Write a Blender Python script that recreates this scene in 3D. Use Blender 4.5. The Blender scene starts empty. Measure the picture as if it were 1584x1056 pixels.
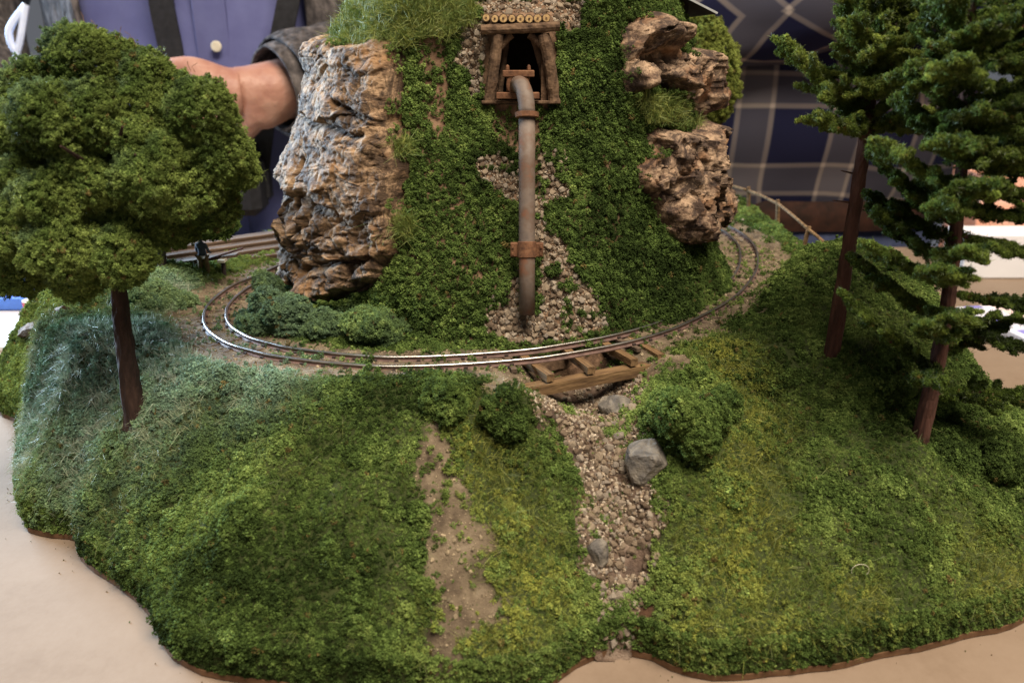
import bpy, bmesh, math, random
import numpy as np
from mathutils import Vector, Matrix

# ------------------------------------------------------------------ camera, light, exposure
scn = bpy.context.scene
TH = math.radians(20.6); FPX = 1243.0; CAMZ = 0.13
cam_d = bpy.data.cameras.new('camera'); cam = bpy.data.objects.new('camera', cam_d)
scn.collection.objects.link(cam); scn.camera = cam
cam.location = (0, 0, CAMZ); cam.rotation_euler = (math.pi/2 - TH, 0, 0)
cam_d.sensor_width = 36; cam_d.lens = 36*FPX/1584; cam_d.clip_start = 0.01; cam_d.clip_end = 50
cam_d.dof.use_dof = True; cam_d.dof.focus_distance = 0.375; cam_d.dof.aperture_fstop = 13.0

world = bpy.data.worlds.new('World'); scn.world = world; world.use_nodes = True
bg = world.node_tree.nodes['Background']; bg.inputs[0].default_value = (0.80, 0.84, 0.95, 1); bg.inputs[1].default_value = 0.13

def area(name, loc, target, sx, sy, power, col):
    d = bpy.data.lights.new(name, 'AREA'); d.shape = 'RECTANGLE'; d.size = sx; d.size_y = sy; d.energy = power; d.color = col
    o = bpy.data.objects.new(name, d); scn.collection.objects.link(o); o.location = loc
    o.rotation_euler = (Vector(target)-Vector(loc)).to_track_quat('-Z', 'Y').to_euler(); return o
area('ceiling_light', (0.35, -0.30, 1.62), (0.02, 0.38, 0.0), 1.1, 0.8, 68, (1.0, 0.87, 0.71))
area('window_light', (-1.65, 1.32, 0.52), (-0.15, 0.4, 0.0), 1.0, 0.9, 175, (0.55, 0.76, 1.0))
scn.view_settings.view_transform = 'Standard'; scn.view_settings.look = 'None'
scn.view_settings.exposure = 0.2; scn.view_settings.gamma = 1.0
scn.cycles.use_denoising = True
try: scn.cycles.denoiser = 'OPENIMAGEDENOISE'
except Exception: pass
scn.cycles.max_bounces = 6; scn.cycles.diffuse_bounces = 3; scn.cycles.glossy_bounces = 3

RNG = np.random.default_rng(7); random.seed(7)
TABLE_Z = -0.08; FLOOR_Z = -1.0

# ------------------------------------------------------------------ pixel <-> world
CT, ST = math.cos(TH), math.sin(TH)
def ray(x, y):
    cx = (x-792)/FPX; cy = -(y-528)/FPX
    return np.array([cx, CT+cy*ST, -ST+cy*CT])
def at_z(x, y, z):
    d = ray(x, y); t = (z-CAMZ)/d[2]; return Vector((d[0]*t, d[1]*t, z))
def at_Y(x, y, Y):
    d = ray(x, y); t = Y/d[1]; return Vector((d[0]*t, Y, CAMZ+d[2]*t))
def project(P):
    P = np.asarray(P, float).reshape(-1, 3); q = P-np.array([0, 0, CAMZ])
    dep = q[:, 1]*CT - q[:, 2]*ST; up = q[:, 1]*ST + q[:, 2]*CT
    dep = np.maximum(dep, 1e-6)
    return np.c_[792+FPX*q[:, 0]/dep, 528-FPX*up/dep]

# ------------------------------------------------------------------ noise (numpy)
def _h(ix, iy, iz, s):
    n = (ix*374761393 + iy*668265263 + iz*2147483647 + s*1274126177) & 0xffffffff
    n = ((n ^ (n >> 13))*1274126177) & 0xffffffff
    n = ((n ^ (n >> 16))*2246822519) & 0xffffffff
    return ((n ^ (n >> 15)) & 0xffffff)/float(0xffffff)
def vnoise(p, s=0):
    i = np.floor(p).astype(np.int64); f = p-i; u = f*f*f*(f*(f*6-15)+10)
    r = 0
    for a in (0, 1):
        wa = u[:, 0] if a else 1-u[:, 0]
        for b in (0, 1):
            wb = u[:, 1] if b else 1-u[:, 1]
            for c in (0, 1):
                wc = u[:, 2] if c else 1-u[:, 2]
                r = r + wa*wb*wc*_h(i[:, 0]+a, i[:, 1]+b, i[:, 2]+c, s)
    return r*2-1
def fbm(p, o=4, s=0, g=.5):
    r = 0; a = 1; q = p.copy(); t = 0
    for k in range(o):
        r = r+a*vnoise(q, s+k*17); t += a; a *= g; q = q*2.03+3.1
    return r/t
def worley(p, s=0):
    i = np.floor(p).astype(np.int64); n = len(p)
    f1 = np.full(n, 9.); f2 = np.full(n, 9.); cid = np.zeros(n)
    for a in (-1, 0, 1):
        for b in (-1, 0, 1):
            for c in (-1, 0, 1):
                j = i+np.array([a, b, c])
                q = np.c_[_h(j[:, 0], j[:, 1], j[:, 2], s+1), _h(j[:, 0], j[:, 1], j[:, 2], s+2), _h(j[:, 0], j[:, 1], j[:, 2], s+3)]+j
                d = np.sqrt(((q-p)**2).sum(1)); h = _h(j[:, 0], j[:, 1], j[:, 2], s+4)
                m = d < f1
                f2 = np.where(m, f1, np.minimum(f2, d)); cid = np.where(m, h, cid); f1 = np.where(m, d, f1)
    return f1, f2, cid
def facets(u, v, s):
    i = np.floor(u).astype(np.int64); j = np.floor(v).astype(np.int64); best = np.full(len(u), 9.); out = np.zeros(len(u)); z = np.zeros(len(u), np.int64)
    for a in (-1, 0, 1):
        for b in (-1, 0, 1):
            cu = i+a+_h(i+a, j+b, z, s); cv = j+b+_h(i+a, j+b, z, s+1); d = np.hypot(u-cu, v-cv); m = d < best
            o = (_h(i+a, j+b, z, s+2)-.5)*(u-cu)*2+(_h(i+a, j+b, z, s+3)-.5)*(v-cv)*2+(_h(i+a, j+b, z, s+4)-.5)*.8; out = np.where(m, o, out); best = np.where(m, d, best)
    return out
def sstep(a, b, x):
    t = np.clip((x-a)/(b-a), 0, 1); return t*t*(3-2*t)
def seg_dist(P, poly, closed=True):
    P = np.asarray(P, float); poly = np.asarray(poly, float); best = np.full(len(P), 1e9); arg = np.zeros(len(P))
    m = len(poly) if closed else len(poly)-1
    for k in range(m):
        a = poly[k]; b = poly[(k+1) % len(poly)]; ab = b-a; L = (ab*ab).sum()+1e-18
        t = np.clip(((P-a)@ab)/L, 0, 1); d = np.sqrt(((P-a-t[:, None]*ab)**2).sum(1))
        w = d < best; best = np.where(w, d, best); arg = np.where(w, k+t, arg)
    return best, arg
def inside(P, poly):
    P = np.asarray(P, float); poly = np.asarray(poly, float); r = np.zeros(len(P), bool); j = len(poly)-1
    for i in range(len(poly)):
        xi, yi = poly[i]; xj, yj = poly[j]
        c = ((yi > P[:, 1]) != (yj > P[:, 1])) & (P[:, 0] < (xj-xi)*(P[:, 1]-yi)/(yj-yi+1e-18)+xi)
        r ^= c; j = i
    return r
def sdist(P, poly):
    d, _ = seg_dist(P, poly); return np.where(inside(P, poly), d, -d)
def smooth_closed(pts, n):
    pts = np.asarray(pts, float); N = len(pts); out = []
    seg = np.linalg.norm(np.roll(pts, -1, 0)-pts, axis=1); per = max(4, n//N)
    for k in range(N):
        p0, p1, p2, p3 = pts[(k-1) % N], pts[k], pts[(k+1) % N], pts[(k+2) % N]
        for t in np.linspace(0, 1, per, endpoint=False):
            out.append(.5*((2*p1)+(-p0+p2)*t+(2*p0-5*p1+4*p2-p3)*t*t+(-p0+3*p1-3*p2+p3)*t**3))
    out = np.array(out)
    L = np.r_[0, np.cumsum(np.linalg.norm(np.roll(out, -1, 0)-out, axis=1))]
    cl = np.vstack([out, out[:1]]); s = np.linspace(0, L[-1], n, endpoint=False)
    return np.c_[tuple(np.interp(s, L, cl[:, k]) for k in range(out.shape[1]))]

# ------------------------------------------------------------------ object helpers
def tag(o, label=None, cat=None, group=None, kind=None):
    if label: o['label'] = label
    if cat: o['category'] = cat
    if group: o['group'] = group
    if kind: o['kind'] = kind
    return o
def link(name, me, mats=None, parent=None, smooth=False):
    o = bpy.data.objects.new(name, me); scn.collection.objects.link(o)
    if mats is not None:
        for m in (mats if isinstance(mats, (list, tuple)) else [mats]): me.materials.append(m)
    if parent is not None: o.parent = parent
    if smooth: me.polygons.foreach_set('use_smooth', np.ones(len(me.polygons), bool))
    return o
def empty(name, loc=(0, 0, 0), rz=0):
    o = bpy.data.objects.new(name, None); scn.collection.objects.link(o); o.location = loc; o.rotation_euler = (0, 0, rz)
    o.empty_display_size = .01; return o
def mesh(name, v, f, mi=None):
    me = bpy.data.meshes.new(name); me.from_pydata([tuple(map(float, p)) for p in v], [], [tuple(map(int, q)) for q in f]); 
    if mi is not None: me.polygons.foreach_set('material_index', np.array(mi, np.int32))
    me.update(); return me
def grid_mesh(name, V, nu, nv, keep=None, wrap=False):
    """V (nu*nv,3), index u*nv+v"""
    U = nu if wrap else nu-1
    u = np.arange(U)[:, None]; v = np.arange(nv-1)[None, :]; u2 = (u+1) % nu
    F = np.stack([u*nv+v, u2*nv+v, u2*nv+v+1, u*nv+v+1], -1).reshape(-1, 4)
    if keep is not None: F = F[keep(F)]
    used = np.unique(F); rm = np.full(len(V), -1); rm[used] = np.arange(len(used)); V2 = V[used]; F = rm[F]
    me = bpy.data.meshes.new(name); me.vertices.add(len(V2)); me.vertices.foreach_set('co', V2.astype(np.float32).ravel())
    me.loops.add(F.size); me.loops.foreach_set('vertex_index', F.astype(np.int32).ravel())
    me.polygons.add(len(F)); me.polygons.foreach_set('loop_start', np.arange(0, F.size, 4, dtype=np.int32)); me.polygons.foreach_set('loop_total', np.full(len(F), 4, np.int32))
    me.update(calc_edges=True); me.validate(); return me, used
def attr(me, name, typ, data, dom='POINT'):
    a = me.attributes.new(name, typ, dom); key = {'FLOAT': 'value', 'INT': 'value', 'FLOAT_VECTOR': 'vector', 'FLOAT_COLOR': 'color'}[typ]
    a.data.foreach_set(key, np.ascontiguousarray(data, np.int32 if typ == 'INT' else np.float32).ravel())
class MB:
    def __init__(s): s.v = []; s.f = []; s.m = []
    def add(s, v, f, mi=0):
        b = len(s.v); s.v += [tuple(p) for p in v]; s.f += [tuple(i+b for i in q) for q in f]; s.m += [mi]*len(f); return s
    def box(s, c, size, M=None, bev=0, mi=0):
        x, y, z = [k/2 for k in size]
        bm = bmesh.new(); bmesh.ops.create_cube(bm, size=1)
        for w in bm.verts: w.co = Vector((w.co.x*2*x, w.co.y*2*y, w.co.z*2*z))
        if bev: bmesh.ops.bevel(bm, geom=bm.edges[:], offset=bev, segments=1, affect='EDGES', profile=.5)
        bm.verts.index_update()
        M = M or Matrix.Identity(3)
        s.add([tuple(Vector(c)+M@w.co) for w in bm.verts], [[w.index for w in q.verts] for q in bm.faces], mi); bm.free(); return s
    def tube(s, pts, rad, n=10, cap=True, noise=0, mi=0, seed=0):
        pts = [Vector(p) for p in pts]; rad = rad if isinstance(rad, (list, tuple, np.ndarray)) else [rad]*len(pts)
        rn = random.Random(seed); V = []; F = []
        up = None
        for i, p in enumerate(pts):
            t = (pts[min(i+1, len(pts)-1)]-pts[max(i-1, 0)]).normalized()
            if up is None:
                a = Vector((0, 0, 1)) if abs(t.z) < .9 else Vector((1, 0, 0)); up = (a-t*a.dot(t)).normalized()
            else: up = (up-t*up.dot(t)).normalized()
            sd = t.cross(up)
            for k in range(n):
                a = 2*math.pi*k/n; r = rad[i]*(1+noise*(rn.random()*2-1)); V.append(p+(up*math.cos(a)+sd*math.sin(a))*r)
        for i in range(len(pts)-1):
            for k in range(n): F.append((i*n+k, i*n+(k+1) % n, (i+1)*n+(k+1) % n, (i+1)*n+k))
        if cap: F.append(tuple(range(n))[::-1]); F.append(tuple((len(pts)-1)*n+k for k in range(n)))
        s.add(V, F, mi); return s
    def build(s, name, mats, parent=None, smooth=False):
        me = mesh(name, s.v, s.f, s.m); return link(name, me, mats, parent, smooth)
def rot_to(d, up=(0, 0, 1)):
    d = Vector(d).normalized(); u = Vector(up); s = d.cross(u).normalized(); u = s.cross(d)
    return Matrix((d, -s, u)).transposed()       # columns: x=d, y, z=up
def spline(pts, n):
    pts = np.asarray(pts, float); N = len(pts); out = []
    for t in np.linspace(0, N-1-1e-6, n):
        k = int(t); u = t-k; p1 = pts[k]; p2 = pts[k+1]; p0 = pts[max(k-1, 0)]; p3 = pts[min(k+2, N-1)]
        out.append(.5*((2*p1)+(-p0+p2)*u+(2*p0-5*p1+4*p2-p3)*u*u+(-p0+3*p1-3*p2+p3)*u**3))
    return np.array(out)

# ------------------------------------------------------------------ materials
def new_mat(name):
    m = bpy.data.materials.new(name); m.use_nodes = True; return m, m.node_tree, m.node_tree.nodes['Principled BSDF']
def ramp(nt, stops):
    r = nt.nodes.new('ShaderNodeValToRGB'); e = r.color_ramp.elements
    while len(e) > 1: e.remove(e[-1])
    e[0].position = stops[0][0]; e[0].color = (*stops[0][1], 1)
    for p, c in stops[1:]:
        q = e.new(p); q.color = (*c, 1)
    return r
def noisy(name, stops, scale, rough=.9, detail=6, bump=.3, bscale=None, bdist=.001, stretch=None, metal=0, spec=.3, distort=0, coord='Object', nrough=.6):
    m, nt, b = new_mat(name); tc = nt.nodes.new('ShaderNodeTexCoord'); out = tc.outputs[coord]
    if stretch:
        mp = nt.nodes.new('ShaderNodeMapping'); mp.inputs['Scale'].default_value = stretch; nt.links.new(out, mp.inputs[0]); out = mp.outputs[0]
    n = nt.nodes.new('ShaderNodeTexNoise'); n.inputs['Scale'].default_value = scale; n.inputs['Detail'].default_value = detail; n.inputs['Roughness'].default_value = nrough; n.inputs['Distortion'].default_value = distort
    nt.links.new(out, n.inputs['Vector']); r = ramp(nt, stops); nt.links.new(n.outputs[0], r.inputs[0]); nt.links.new(r.outputs[0], b.inputs['Base Color'])
    b.inputs['Roughness'].default_value = rough; b.inputs['Metallic'].default_value = metal; b.inputs['Specular IOR Level'].default_value = spec
    if bump:
        n2 = nt.nodes.new('ShaderNodeTexNoise'); n2.inputs['Scale'].default_value = bscale or scale*4; n2.inputs['Detail'].default_value = 6; nt.links.new(out, n2.inputs['Vector'])
        bp = nt.nodes.new('ShaderNodeBump'); bp.inputs['Strength'].default_value = bump; bp.inputs['Distance'].default_value = bdist; nt.links.new(n2.outputs[0], bp.inputs['Height']); nt.links.new(bp.outputs[0], b.inputs['Normal'])
    return m
def inst_mat(name, rough=1.0, vary=.35, spec=.1, nscale=900):
    m, nt, b = new_mat(name); a = nt.nodes.new('ShaderNodeAttribute'); a.attribute_type = 'INSTANCER'; a.attribute_name = 'col'
    tc = nt.nodes.new('ShaderNodeTexCoord'); n = nt.nodes.new('ShaderNodeTexNoise'); n.inputs['Scale'].default_value = nscale; n.inputs['Detail'].default_value = 2
    nt.links.new(tc.outputs['Generated'], n.inputs['Vector']); n.inputs['Scale'].default_value = 3.0
    mr = nt.nodes.new('ShaderNodeMapRange'); mr.inputs['From Min'].default_value = .3; mr.inputs['From Max'].default_value = .7; mr.inputs['To Min'].default_value = 1-vary; mr.inputs['To Max'].default_value = 1+vary
    nt.links.new(n.outputs[0], mr.inputs['Value']); mx = nt.nodes.new('ShaderNodeVectorMath'); mx.operation = 'SCALE'
    nt.links.new(a.outputs['Color'], mx.inputs[0]); nt.links.new(mr.outputs[0], mx.inputs['Scale']); nt.links.new(mx.outputs[0], b.inputs['Base Color'])
    b.inputs['Roughness'].default_value = rough; b.inputs['Specular IOR Level'].default_value = spec; return m
M = {}
M['foam'] = inst_mat('foam', 1.0, .4, .08)
M['fibre'] = inst_mat('fibre', .55, .2, .5)
M['rock'] = None
M['bark'] = noisy('bark', [(.3, (.012, .006, .005)), (.55, (.034, .018, .013)), (.8, (.075, .042, .03))], 260, .95, bump=.8, bscale=700, stretch=(1, 1, .25))
M['bark_red'] = noisy('bark_red', [(.3, (.03, .013, .009)), (.55, (.075, .032, .022)), (.8, (.13, .065, .045))], 260, .9, bump=.8, bscale=700, stretch=(1, 1, .25))
M['bark_grey'] = noisy('bark_grey', [(.3, (.05, .04, .035)), (.7, (.14, .11, .09))], 260, .95, bump=.6, bscale=700, stretch=(1, 1, .25))
M['hill'] = noisy('hill_earth', [(.3, (.05, .03, .018)), (.5, (.14, .082, .048)), (.68, (.23, .145, .09))], 170, 1, bump=.7, bscale=900, bdist=.0008)
M['timber'] = noisy('weathered_timber', [(.3, (.055, .03, .015)), (.5, (.15, .088, .04)), (.72, (.27, .17, .08))], 240, .85, bump=.7, bscale=500, bdist=.0006, stretch=(.18, 1.6, 1.6))
M['timber_dark'] = noisy('dark_timber', [(.3, (.035, .02, .012)), (.5, (.10, .06, .035)), (.75, (.19, .12, .07))], 300, .9, bump=.7, bscale=700, bdist=.0006)
M['log_end'] = noisy('log_end', [(.35, (.30, .18, .075)), (.6, (.55, .38, .18))], 900, .9, bump=.3)
M['rust_pipe'] = noisy('rust_pipe', [(.32, (.15, .06, .028)), (.44, (.11, .07, .048)), (.56, (.14, .105, .082)), (.72, (.085, .065, .055))], 110, .68, bump=.25, bscale=900, bdist=.0003, spec=.5)
M['rust'] = noisy('rust', [(.3, (.06, .028, .016)), (.55, (.15, .068, .033)), (.75, (.22, .12, .065))], 380, .8, bump=.5, bscale=1200, bdist=.0003)
M['rail_side'] = noisy('rail_side', [(.35, (.075, .045, .038)), (.65, (.15, .09, .072))], 300, .6, bump=.2)
M['rail_top'] = noisy('rail_top', [(.35, (.42, .38, .35)), (.65, (.66, .64, .62))], 60, .36, bump=0, metal=1)
M['clip'] = noisy('clip', [(.3, (.025, .018, .016)), (.7, (.06, .04, .035))], 500, .7, bump=0)
M['tie'] = noisy('tie', [(.3, (.05, .035, .025)), (.7, (.13, .09, .062))], 300, .95, bump=.6, bscale=900)
M['boulder'] = noisy('boulder', [(.32, (.05, .047, .045)), (.46, (.12, .108, .095)), (.58, (.21, .185, .15)), (.72, (.32, .28, .23))], 110, .8, bump=1.0, bscale=420, bdist=.0012, distort=.6)
M['table'] = noisy('table_paper', [(.3, (.185, .132, .092)), (.48, (.222, .163, .117)), (.7, (.25, .188, .138))], 14, .8, detail=9, bump=.10, bscale=420, bdist=.0006, spec=.1, nrough=.75)
M['board'] = noisy('board_edge', [(.3, (.09, .045, .02)), (.7, (.17, .09, .045))], 120, .9, bump=.3)
M['floor'] = noisy('floor', [(.3, (.12, .11, .10)), (.7, (.17, .155, .14))], 8, .7, bump=0)
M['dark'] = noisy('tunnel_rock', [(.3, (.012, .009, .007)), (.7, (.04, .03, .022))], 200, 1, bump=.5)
M['skin'] = noisy('skin', [(.32, (.33, .15, .11)), (.5, (.40, .205, .15)), (.68, (.46, .26, .195))], 45, .5, bump=.5, bscale=90, bdist=.004, spec=.4)
M['shirt_blue'] = noisy('blue_cotton', [(.3, (.095, .10, .235)), (.7, (.125, .135, .29))], 30, .9, bump=.15, bscale=900, bdist=.001)
M['trouser_blue'] = noisy('blue_trousers', [(.3, (.09, .10, .25)), (.7, (.125, .14, .32))], 20, .95, bump=.2, bscale=700, bdist=.001)
M['knit'] = noisy('grey_knit', [(.35, (.032, .028, .029)), (.5, (.07, .061, .06)), (.65, (.14, .12, .115))], 130, 1, bump=.9, bscale=160, bdist=.004, stretch=(1, 1, .45))
M['black'] = noisy('black_webbing', [(.3, (.008, .008, .01)), (.7, (.02, .02, .024))], 200, .6, bump=.2)
M['jeans'] = noisy('denim', [(.3, (.03, .04, .085)), (.7, (.06, .075, .14))], 60, .95, bump=.3)
M['belt'] = noisy('belt_leather', [(.3, (.012, .007, .005)), (.7, (.05, .02, .012))], 60, .5, bump=.3)
M['ivory'] = noisy('button', [(.3, (.55, .50, .40)), (.7, (.7, .65, .52))], 200, .4, bump=0)

def rock_mat(name, seed, dark, mid, light, orange, stretch):
    m, nt, b = new_mat(name); tc = nt.nodes.new('ShaderNodeTexCoord'); mp = nt.nodes.new('ShaderNodeMapping'); mp.inputs['Scale'].default_value = stretch; mp.inputs['Location'].default_value = (seed, seed*.7, 0)
    nt.links.new(tc.outputs['Object'], mp.inputs[0])
    def N(sc, det, rough=.65, dist=0, src=None):
        n = nt.nodes.new('ShaderNodeTexNoise'); n.inputs['Scale'].default_value = sc; n.inputs['Detail'].default_value = det; n.inputs['Roughness'].default_value = rough; n.inputs['Distortion'].default_value = dist
        nt.links.new(src or mp.outputs[0], n.inputs['Vector']); return n.outputs[0]
    r1 = ramp(nt, [(.37, dark), (.45, mid), (.54, light), (.66, tuple(min(1, c*1.35) for c in light))]); nt.links.new(N(70, 10, .74, .35), r1.inputs[0])
    mx = nt.nodes.new('ShaderNodeMix'); mx.data_type = 'RGBA'; rr = ramp(nt, [(.52, (0, 0, 0)), (.66, (.75, .75, .75))]); nt.links.new(N(38, 4, .6), rr.inputs[0])
    nt.links.new(rr.outputs[0], mx.inputs[0]); nt.links.new(r1.outputs[0], mx.inputs[6]); mx.inputs[7].default_value = (*orange, 1)
    mx2 = nt.nodes.new('ShaderNodeMix'); mx2.data_type = 'RGBA'; r3 = ramp(nt, [(.47, (0, 0, 0)), (.56, (.9, .9, .9))]); nt.links.new(N(60, 8, .8, .8, tc.outputs['Object']), r3.inputs[0])
    nt.links.new(r3.outputs[0], mx2.inputs[0]); nt.links.new(mx.outputs[2], mx2.inputs[6]); mx2.inputs[7].default_value = (*dark, 1)
    nt.links.new(mx2.outputs[2], b.inputs['Base Color']); b.inputs['Roughness'].default_value = .8; b.inputs['Specular IOR Level'].default_value = .3
    bp = nt.nodes.new('ShaderNodeBump'); bp.inputs['Strength'].default_value = .9; bp.inputs['Distance'].default_value = .0012; nt.links.new(N(420, 6, .7), bp.inputs['Height']); nt.links.new(bp.outputs[0], b.inputs['Normal'])
    return m
M['cork'] = rock_mat('cork_bark', 0, (.045, .027, .016), (.15, .090, .050), (.315, .205, .118), (.28, .15, .065), (1, 1, 2.2))
M['cork2'] = rock_mat('cork_bark_dark', 3, (.032, .02, .016), (.14, .086, .055), (.35, .24, .155), (.29, .14, .06), (1, 1, 1.6))
M['cork3'] = rock_mat('cork_bark_grey', 6, (.035, .024, .02), (.14, .092, .064), (.34, .245, .165), (.30, .15, .07), (1, 1, 1.3))
def stone_mat():
    m, nt, b = new_mat('stone'); oi = nt.nodes.new('ShaderNodeObjectInfo'); r = ramp(nt, [(0, (.10, .065, .04)), (.3, (.20, .145, .095)), (.6, (.31, .24, .165)), (.85, (.23, .19, .15)), (1, (.42, .35, .265))])
    nt.links.new(oi.outputs['Random'], r.inputs[0]); tc = nt.nodes.new('ShaderNodeTexCoord'); n = nt.nodes.new('ShaderNodeTexNoise'); n.inputs['Scale'].default_value = 700; n.inputs['Detail'].default_value = 5
    nt.links.new(tc.outputs['Object'], n.inputs['Vector']); mr = nt.nodes.new('ShaderNodeMapRange'); mr.inputs['From Min'].default_value = .3; mr.inputs['From Max'].default_value = .7; mr.inputs['To Min'].default_value = .55; mr.inputs['To Max'].default_value = 1.2
    nt.links.new(n.outputs[0], mr.inputs['Value']); s = nt.nodes.new('ShaderNodeVectorMath'); s.operation = 'SCALE'; nt.links.new(r.outputs[0], s.inputs[0]); nt.links.new(mr.outputs[0], s.inputs['Scale']); nt.links.new(s.outputs[0], b.inputs['Base Color'])
    b.inputs['Roughness'].default_value = .9
    bp = nt.nodes.new('ShaderNodeBump'); bp.inputs['Strength'].default_value = .6; bp.inputs['Distance'].default_value = .0005; nt.links.new(n.outputs[0], bp.inputs['Height']); nt.links.new(bp.outputs[0], b.inputs['Normal'])
    return m
M['stone'] = stone_mat(); M['gravel'] = inst_mat('gravel', .9, .35, .3)

# ------------------------------------------------------------------ scatter (geometry nodes, for what nobody could count)
src_col = bpy.data.collections.new('scatter_sources')
def src(me): o = bpy.data.objects.new(me.name, me); return o
def ico(sub=1):
    bm = bmesh.new(); bmesh.ops.create_icosphere(bm, subdivisions=sub, radius=1); bm.verts.index_update()
    v = np.array([w.co[:] for w in bm.verts]); f = [[w.index for w in q.verts] for q in bm.faces]; bm.free(); return v, f
ICO, ICOF = ico(1)
_b = bmesh.new(); bmesh.ops.create_icosphere(_b, subdivisions=1, radius=1); _b.free()
OCT = np.array([(1, 0, 0), (-1, 0, 0), (0, 1, 0), (0, -1, 0), (0, 0, 1), (0, 0, -1)], float); OCTF = [(0, 2, 4), (2, 1, 4), (1, 3, 4), (3, 0, 4), (2, 0, 5), (1, 2, 5), (3, 1, 5), (0, 3, 5)]
def clump_mesh(name, n, rb, seed, flat=.8):
    r = np.random.default_rng(seed); mb = MB()
    for k in range(n):
        d = r.normal(size=3); d /= np.linalg.norm(d); c = d*r.uniform(.15, 1.0)**.55*1.1; c[2] = c[2]*flat
        q = rb*r.uniform(.5, 1.3); s = r.uniform(.45, 1.3, 3)
        A = np.linalg.qr(r.normal(size=(3, 3)))[0]
        mb.add((OCT*s*(1+r.normal(size=(len(OCT), 1))*.25))@A*q+c, OCTF)
    return mesh(name, mb.v, mb.f)
def tuft_mesh(name, n, seed, w=.022, spread=.5, droop=.25):
    r = np.random.default_rng(seed); mb = MB()
    for k in range(n):
        a = r.uniform(0, 6.283); lean = r.uniform(.1, 1)*spread; L = r.uniform(.6, 1.1); b = np.array([r.normal()*.18, r.normal()*.18, -.05]); dr = np.array([math.cos(a)*lean, math.sin(a)*lean, 1]); dr /= np.linalg.norm(dr)
        s = np.cross(dr, [r.normal(), r.normal(), .2]); s = s/np.linalg.norm(s)*w
        m = b+dr*L*.55; t = b+dr*L+np.array([math.cos(a)*droop, math.sin(a)*droop, -droop*.3])*lean
        mb.add([b-s, b+s, m+s*.8, m-s*.8, t+s*.2, t-s*.2], [(0, 1, 2, 3), (3, 2, 4, 5)])
    return mesh(name, mb.v, mb.f)
CLUMP = [src(clump_mesh('foam_clump', 44, .27, 10+k)) for k in range(5)]
TUFT = [src(tuft_mesh('grass_tuft', 12, 30+k)) for k in range(4)]
WILD = [src(tuft_mesh('wild_tuft', 12, 40+k, .016, 2.2, .5)) for k in range(4)]
NEED = [src(tuft_mesh('needle_tuft', 9, 50+k, .035, 1.2, .2)) for k in range(3)]
def hull_stone(seed, n=26):
    r = np.random.default_rng(seed); p = r.normal(size=(n, 3)); p /= np.linalg.norm(p, axis=1)[:, None]; p *= r.uniform(.86, 1.05, (n, 1)); p *= np.array([1, r.uniform(.75, 1), r.uniform(.65, .95)])
    bm = bmesh.new(); [bm.verts.new(q) for q in p]; bmesh.ops.convex_hull(bm, input=bm.verts[:])
    bmesh.ops.delete(bm, geom=[w for w in bm.verts if not w.link_faces], context='VERTS'); me = bpy.data.meshes.new('stone'); bm.to_mesh(me); bm.free(); return me
STONES = [hull_stone(60+k) for k in range(10)]
PEB = [src(hull_stone(90+k, 12)) for k in range(4)]
for o in PEB: o.data.materials.append(M['gravel'])
for s_ in STONES: s_.materials.append(M['stone'])
for o in CLUMP: o.data.materials.append(M['foam'])
for o in TUFT+WILD+NEED: o.data.materials.append(M['fibre'])
_ng = {}
def node_group(key, objs):
    if key in _ng: return _ng[key]
    ng = bpy.data.node_groups.new('scatter_'+key, 'GeometryNodeTree')
    ng.interface.new_socket('Geometry', in_out='INPUT', socket_type='NodeSocketGeometry'); ng.interface.new_socket('Geometry', in_out='OUTPUT', socket_type='NodeSocketGeometry')
    N = ng.nodes; L = ng.links; gi = N.new('NodeGroupInput'); go = N.new('NodeGroupOutput'); jn = N.new('GeometryNodeJoinGeometry')
    for o in objs:
        oi = N.new('GeometryNodeObjectInfo'); oi.inputs['Object'].default_value = o; g2 = N.new('GeometryNodeGeometryToInstance'); L.new(oi.outputs['Geometry'], g2.inputs[0]); L.new(g2.outputs[0], jn.inputs[0])
    ip = N.new('GeometryNodeInstanceOnPoints'); ip.inputs['Pick Instance'].default_value = True
    def A(n, t):
        a = N.new('GeometryNodeInputNamedAttribute'); a.data_type = t; a.inputs['Name'].default_value = n; return a.outputs[0]
    L.new(gi.outputs[0], ip.inputs['Points']); L.new(jn.outputs[0], ip.inputs['Instance']); L.new(A('vi', 'INT'), ip.inputs['Instance Index']); L.new(A('rot', 'FLOAT_VECTOR'), ip.inputs['Rotation']); L.new(A('scl', 'FLOAT'), ip.inputs['Scale'])
    L.new(ip.outputs[0], go.inputs[0]); _ng[key] = ng; return ng
def euler_from_normal(nrm, spin):
    """euler XYZ that turns +Z to nrm after spin about Z"""
    nz = np.clip(nrm[:, 2], -1, 1)
    # R = Rz(az) Ry(pol) Rz(spin) -> convert numerically
    az = np.arctan2(nrm[:, 1], nrm[:, 0]); po = np.arccos(nz)
    ca, sa, cp, sp, cs, ss = np.cos(az), np.sin(az), np.cos(po), np.sin(po), np.cos(spin), np.sin(spin)
    r00 = ca*cp*cs-sa*ss; r10 = sa*cp*cs+ca*ss; r20 = -sp*cs; r21 = sp*ss; r22 = cp
    return np.c_[np.arctan2(r21, r22), np.arcsin(np.clip(-r20, -1, 1)), np.arctan2(r10, r00)]
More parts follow.
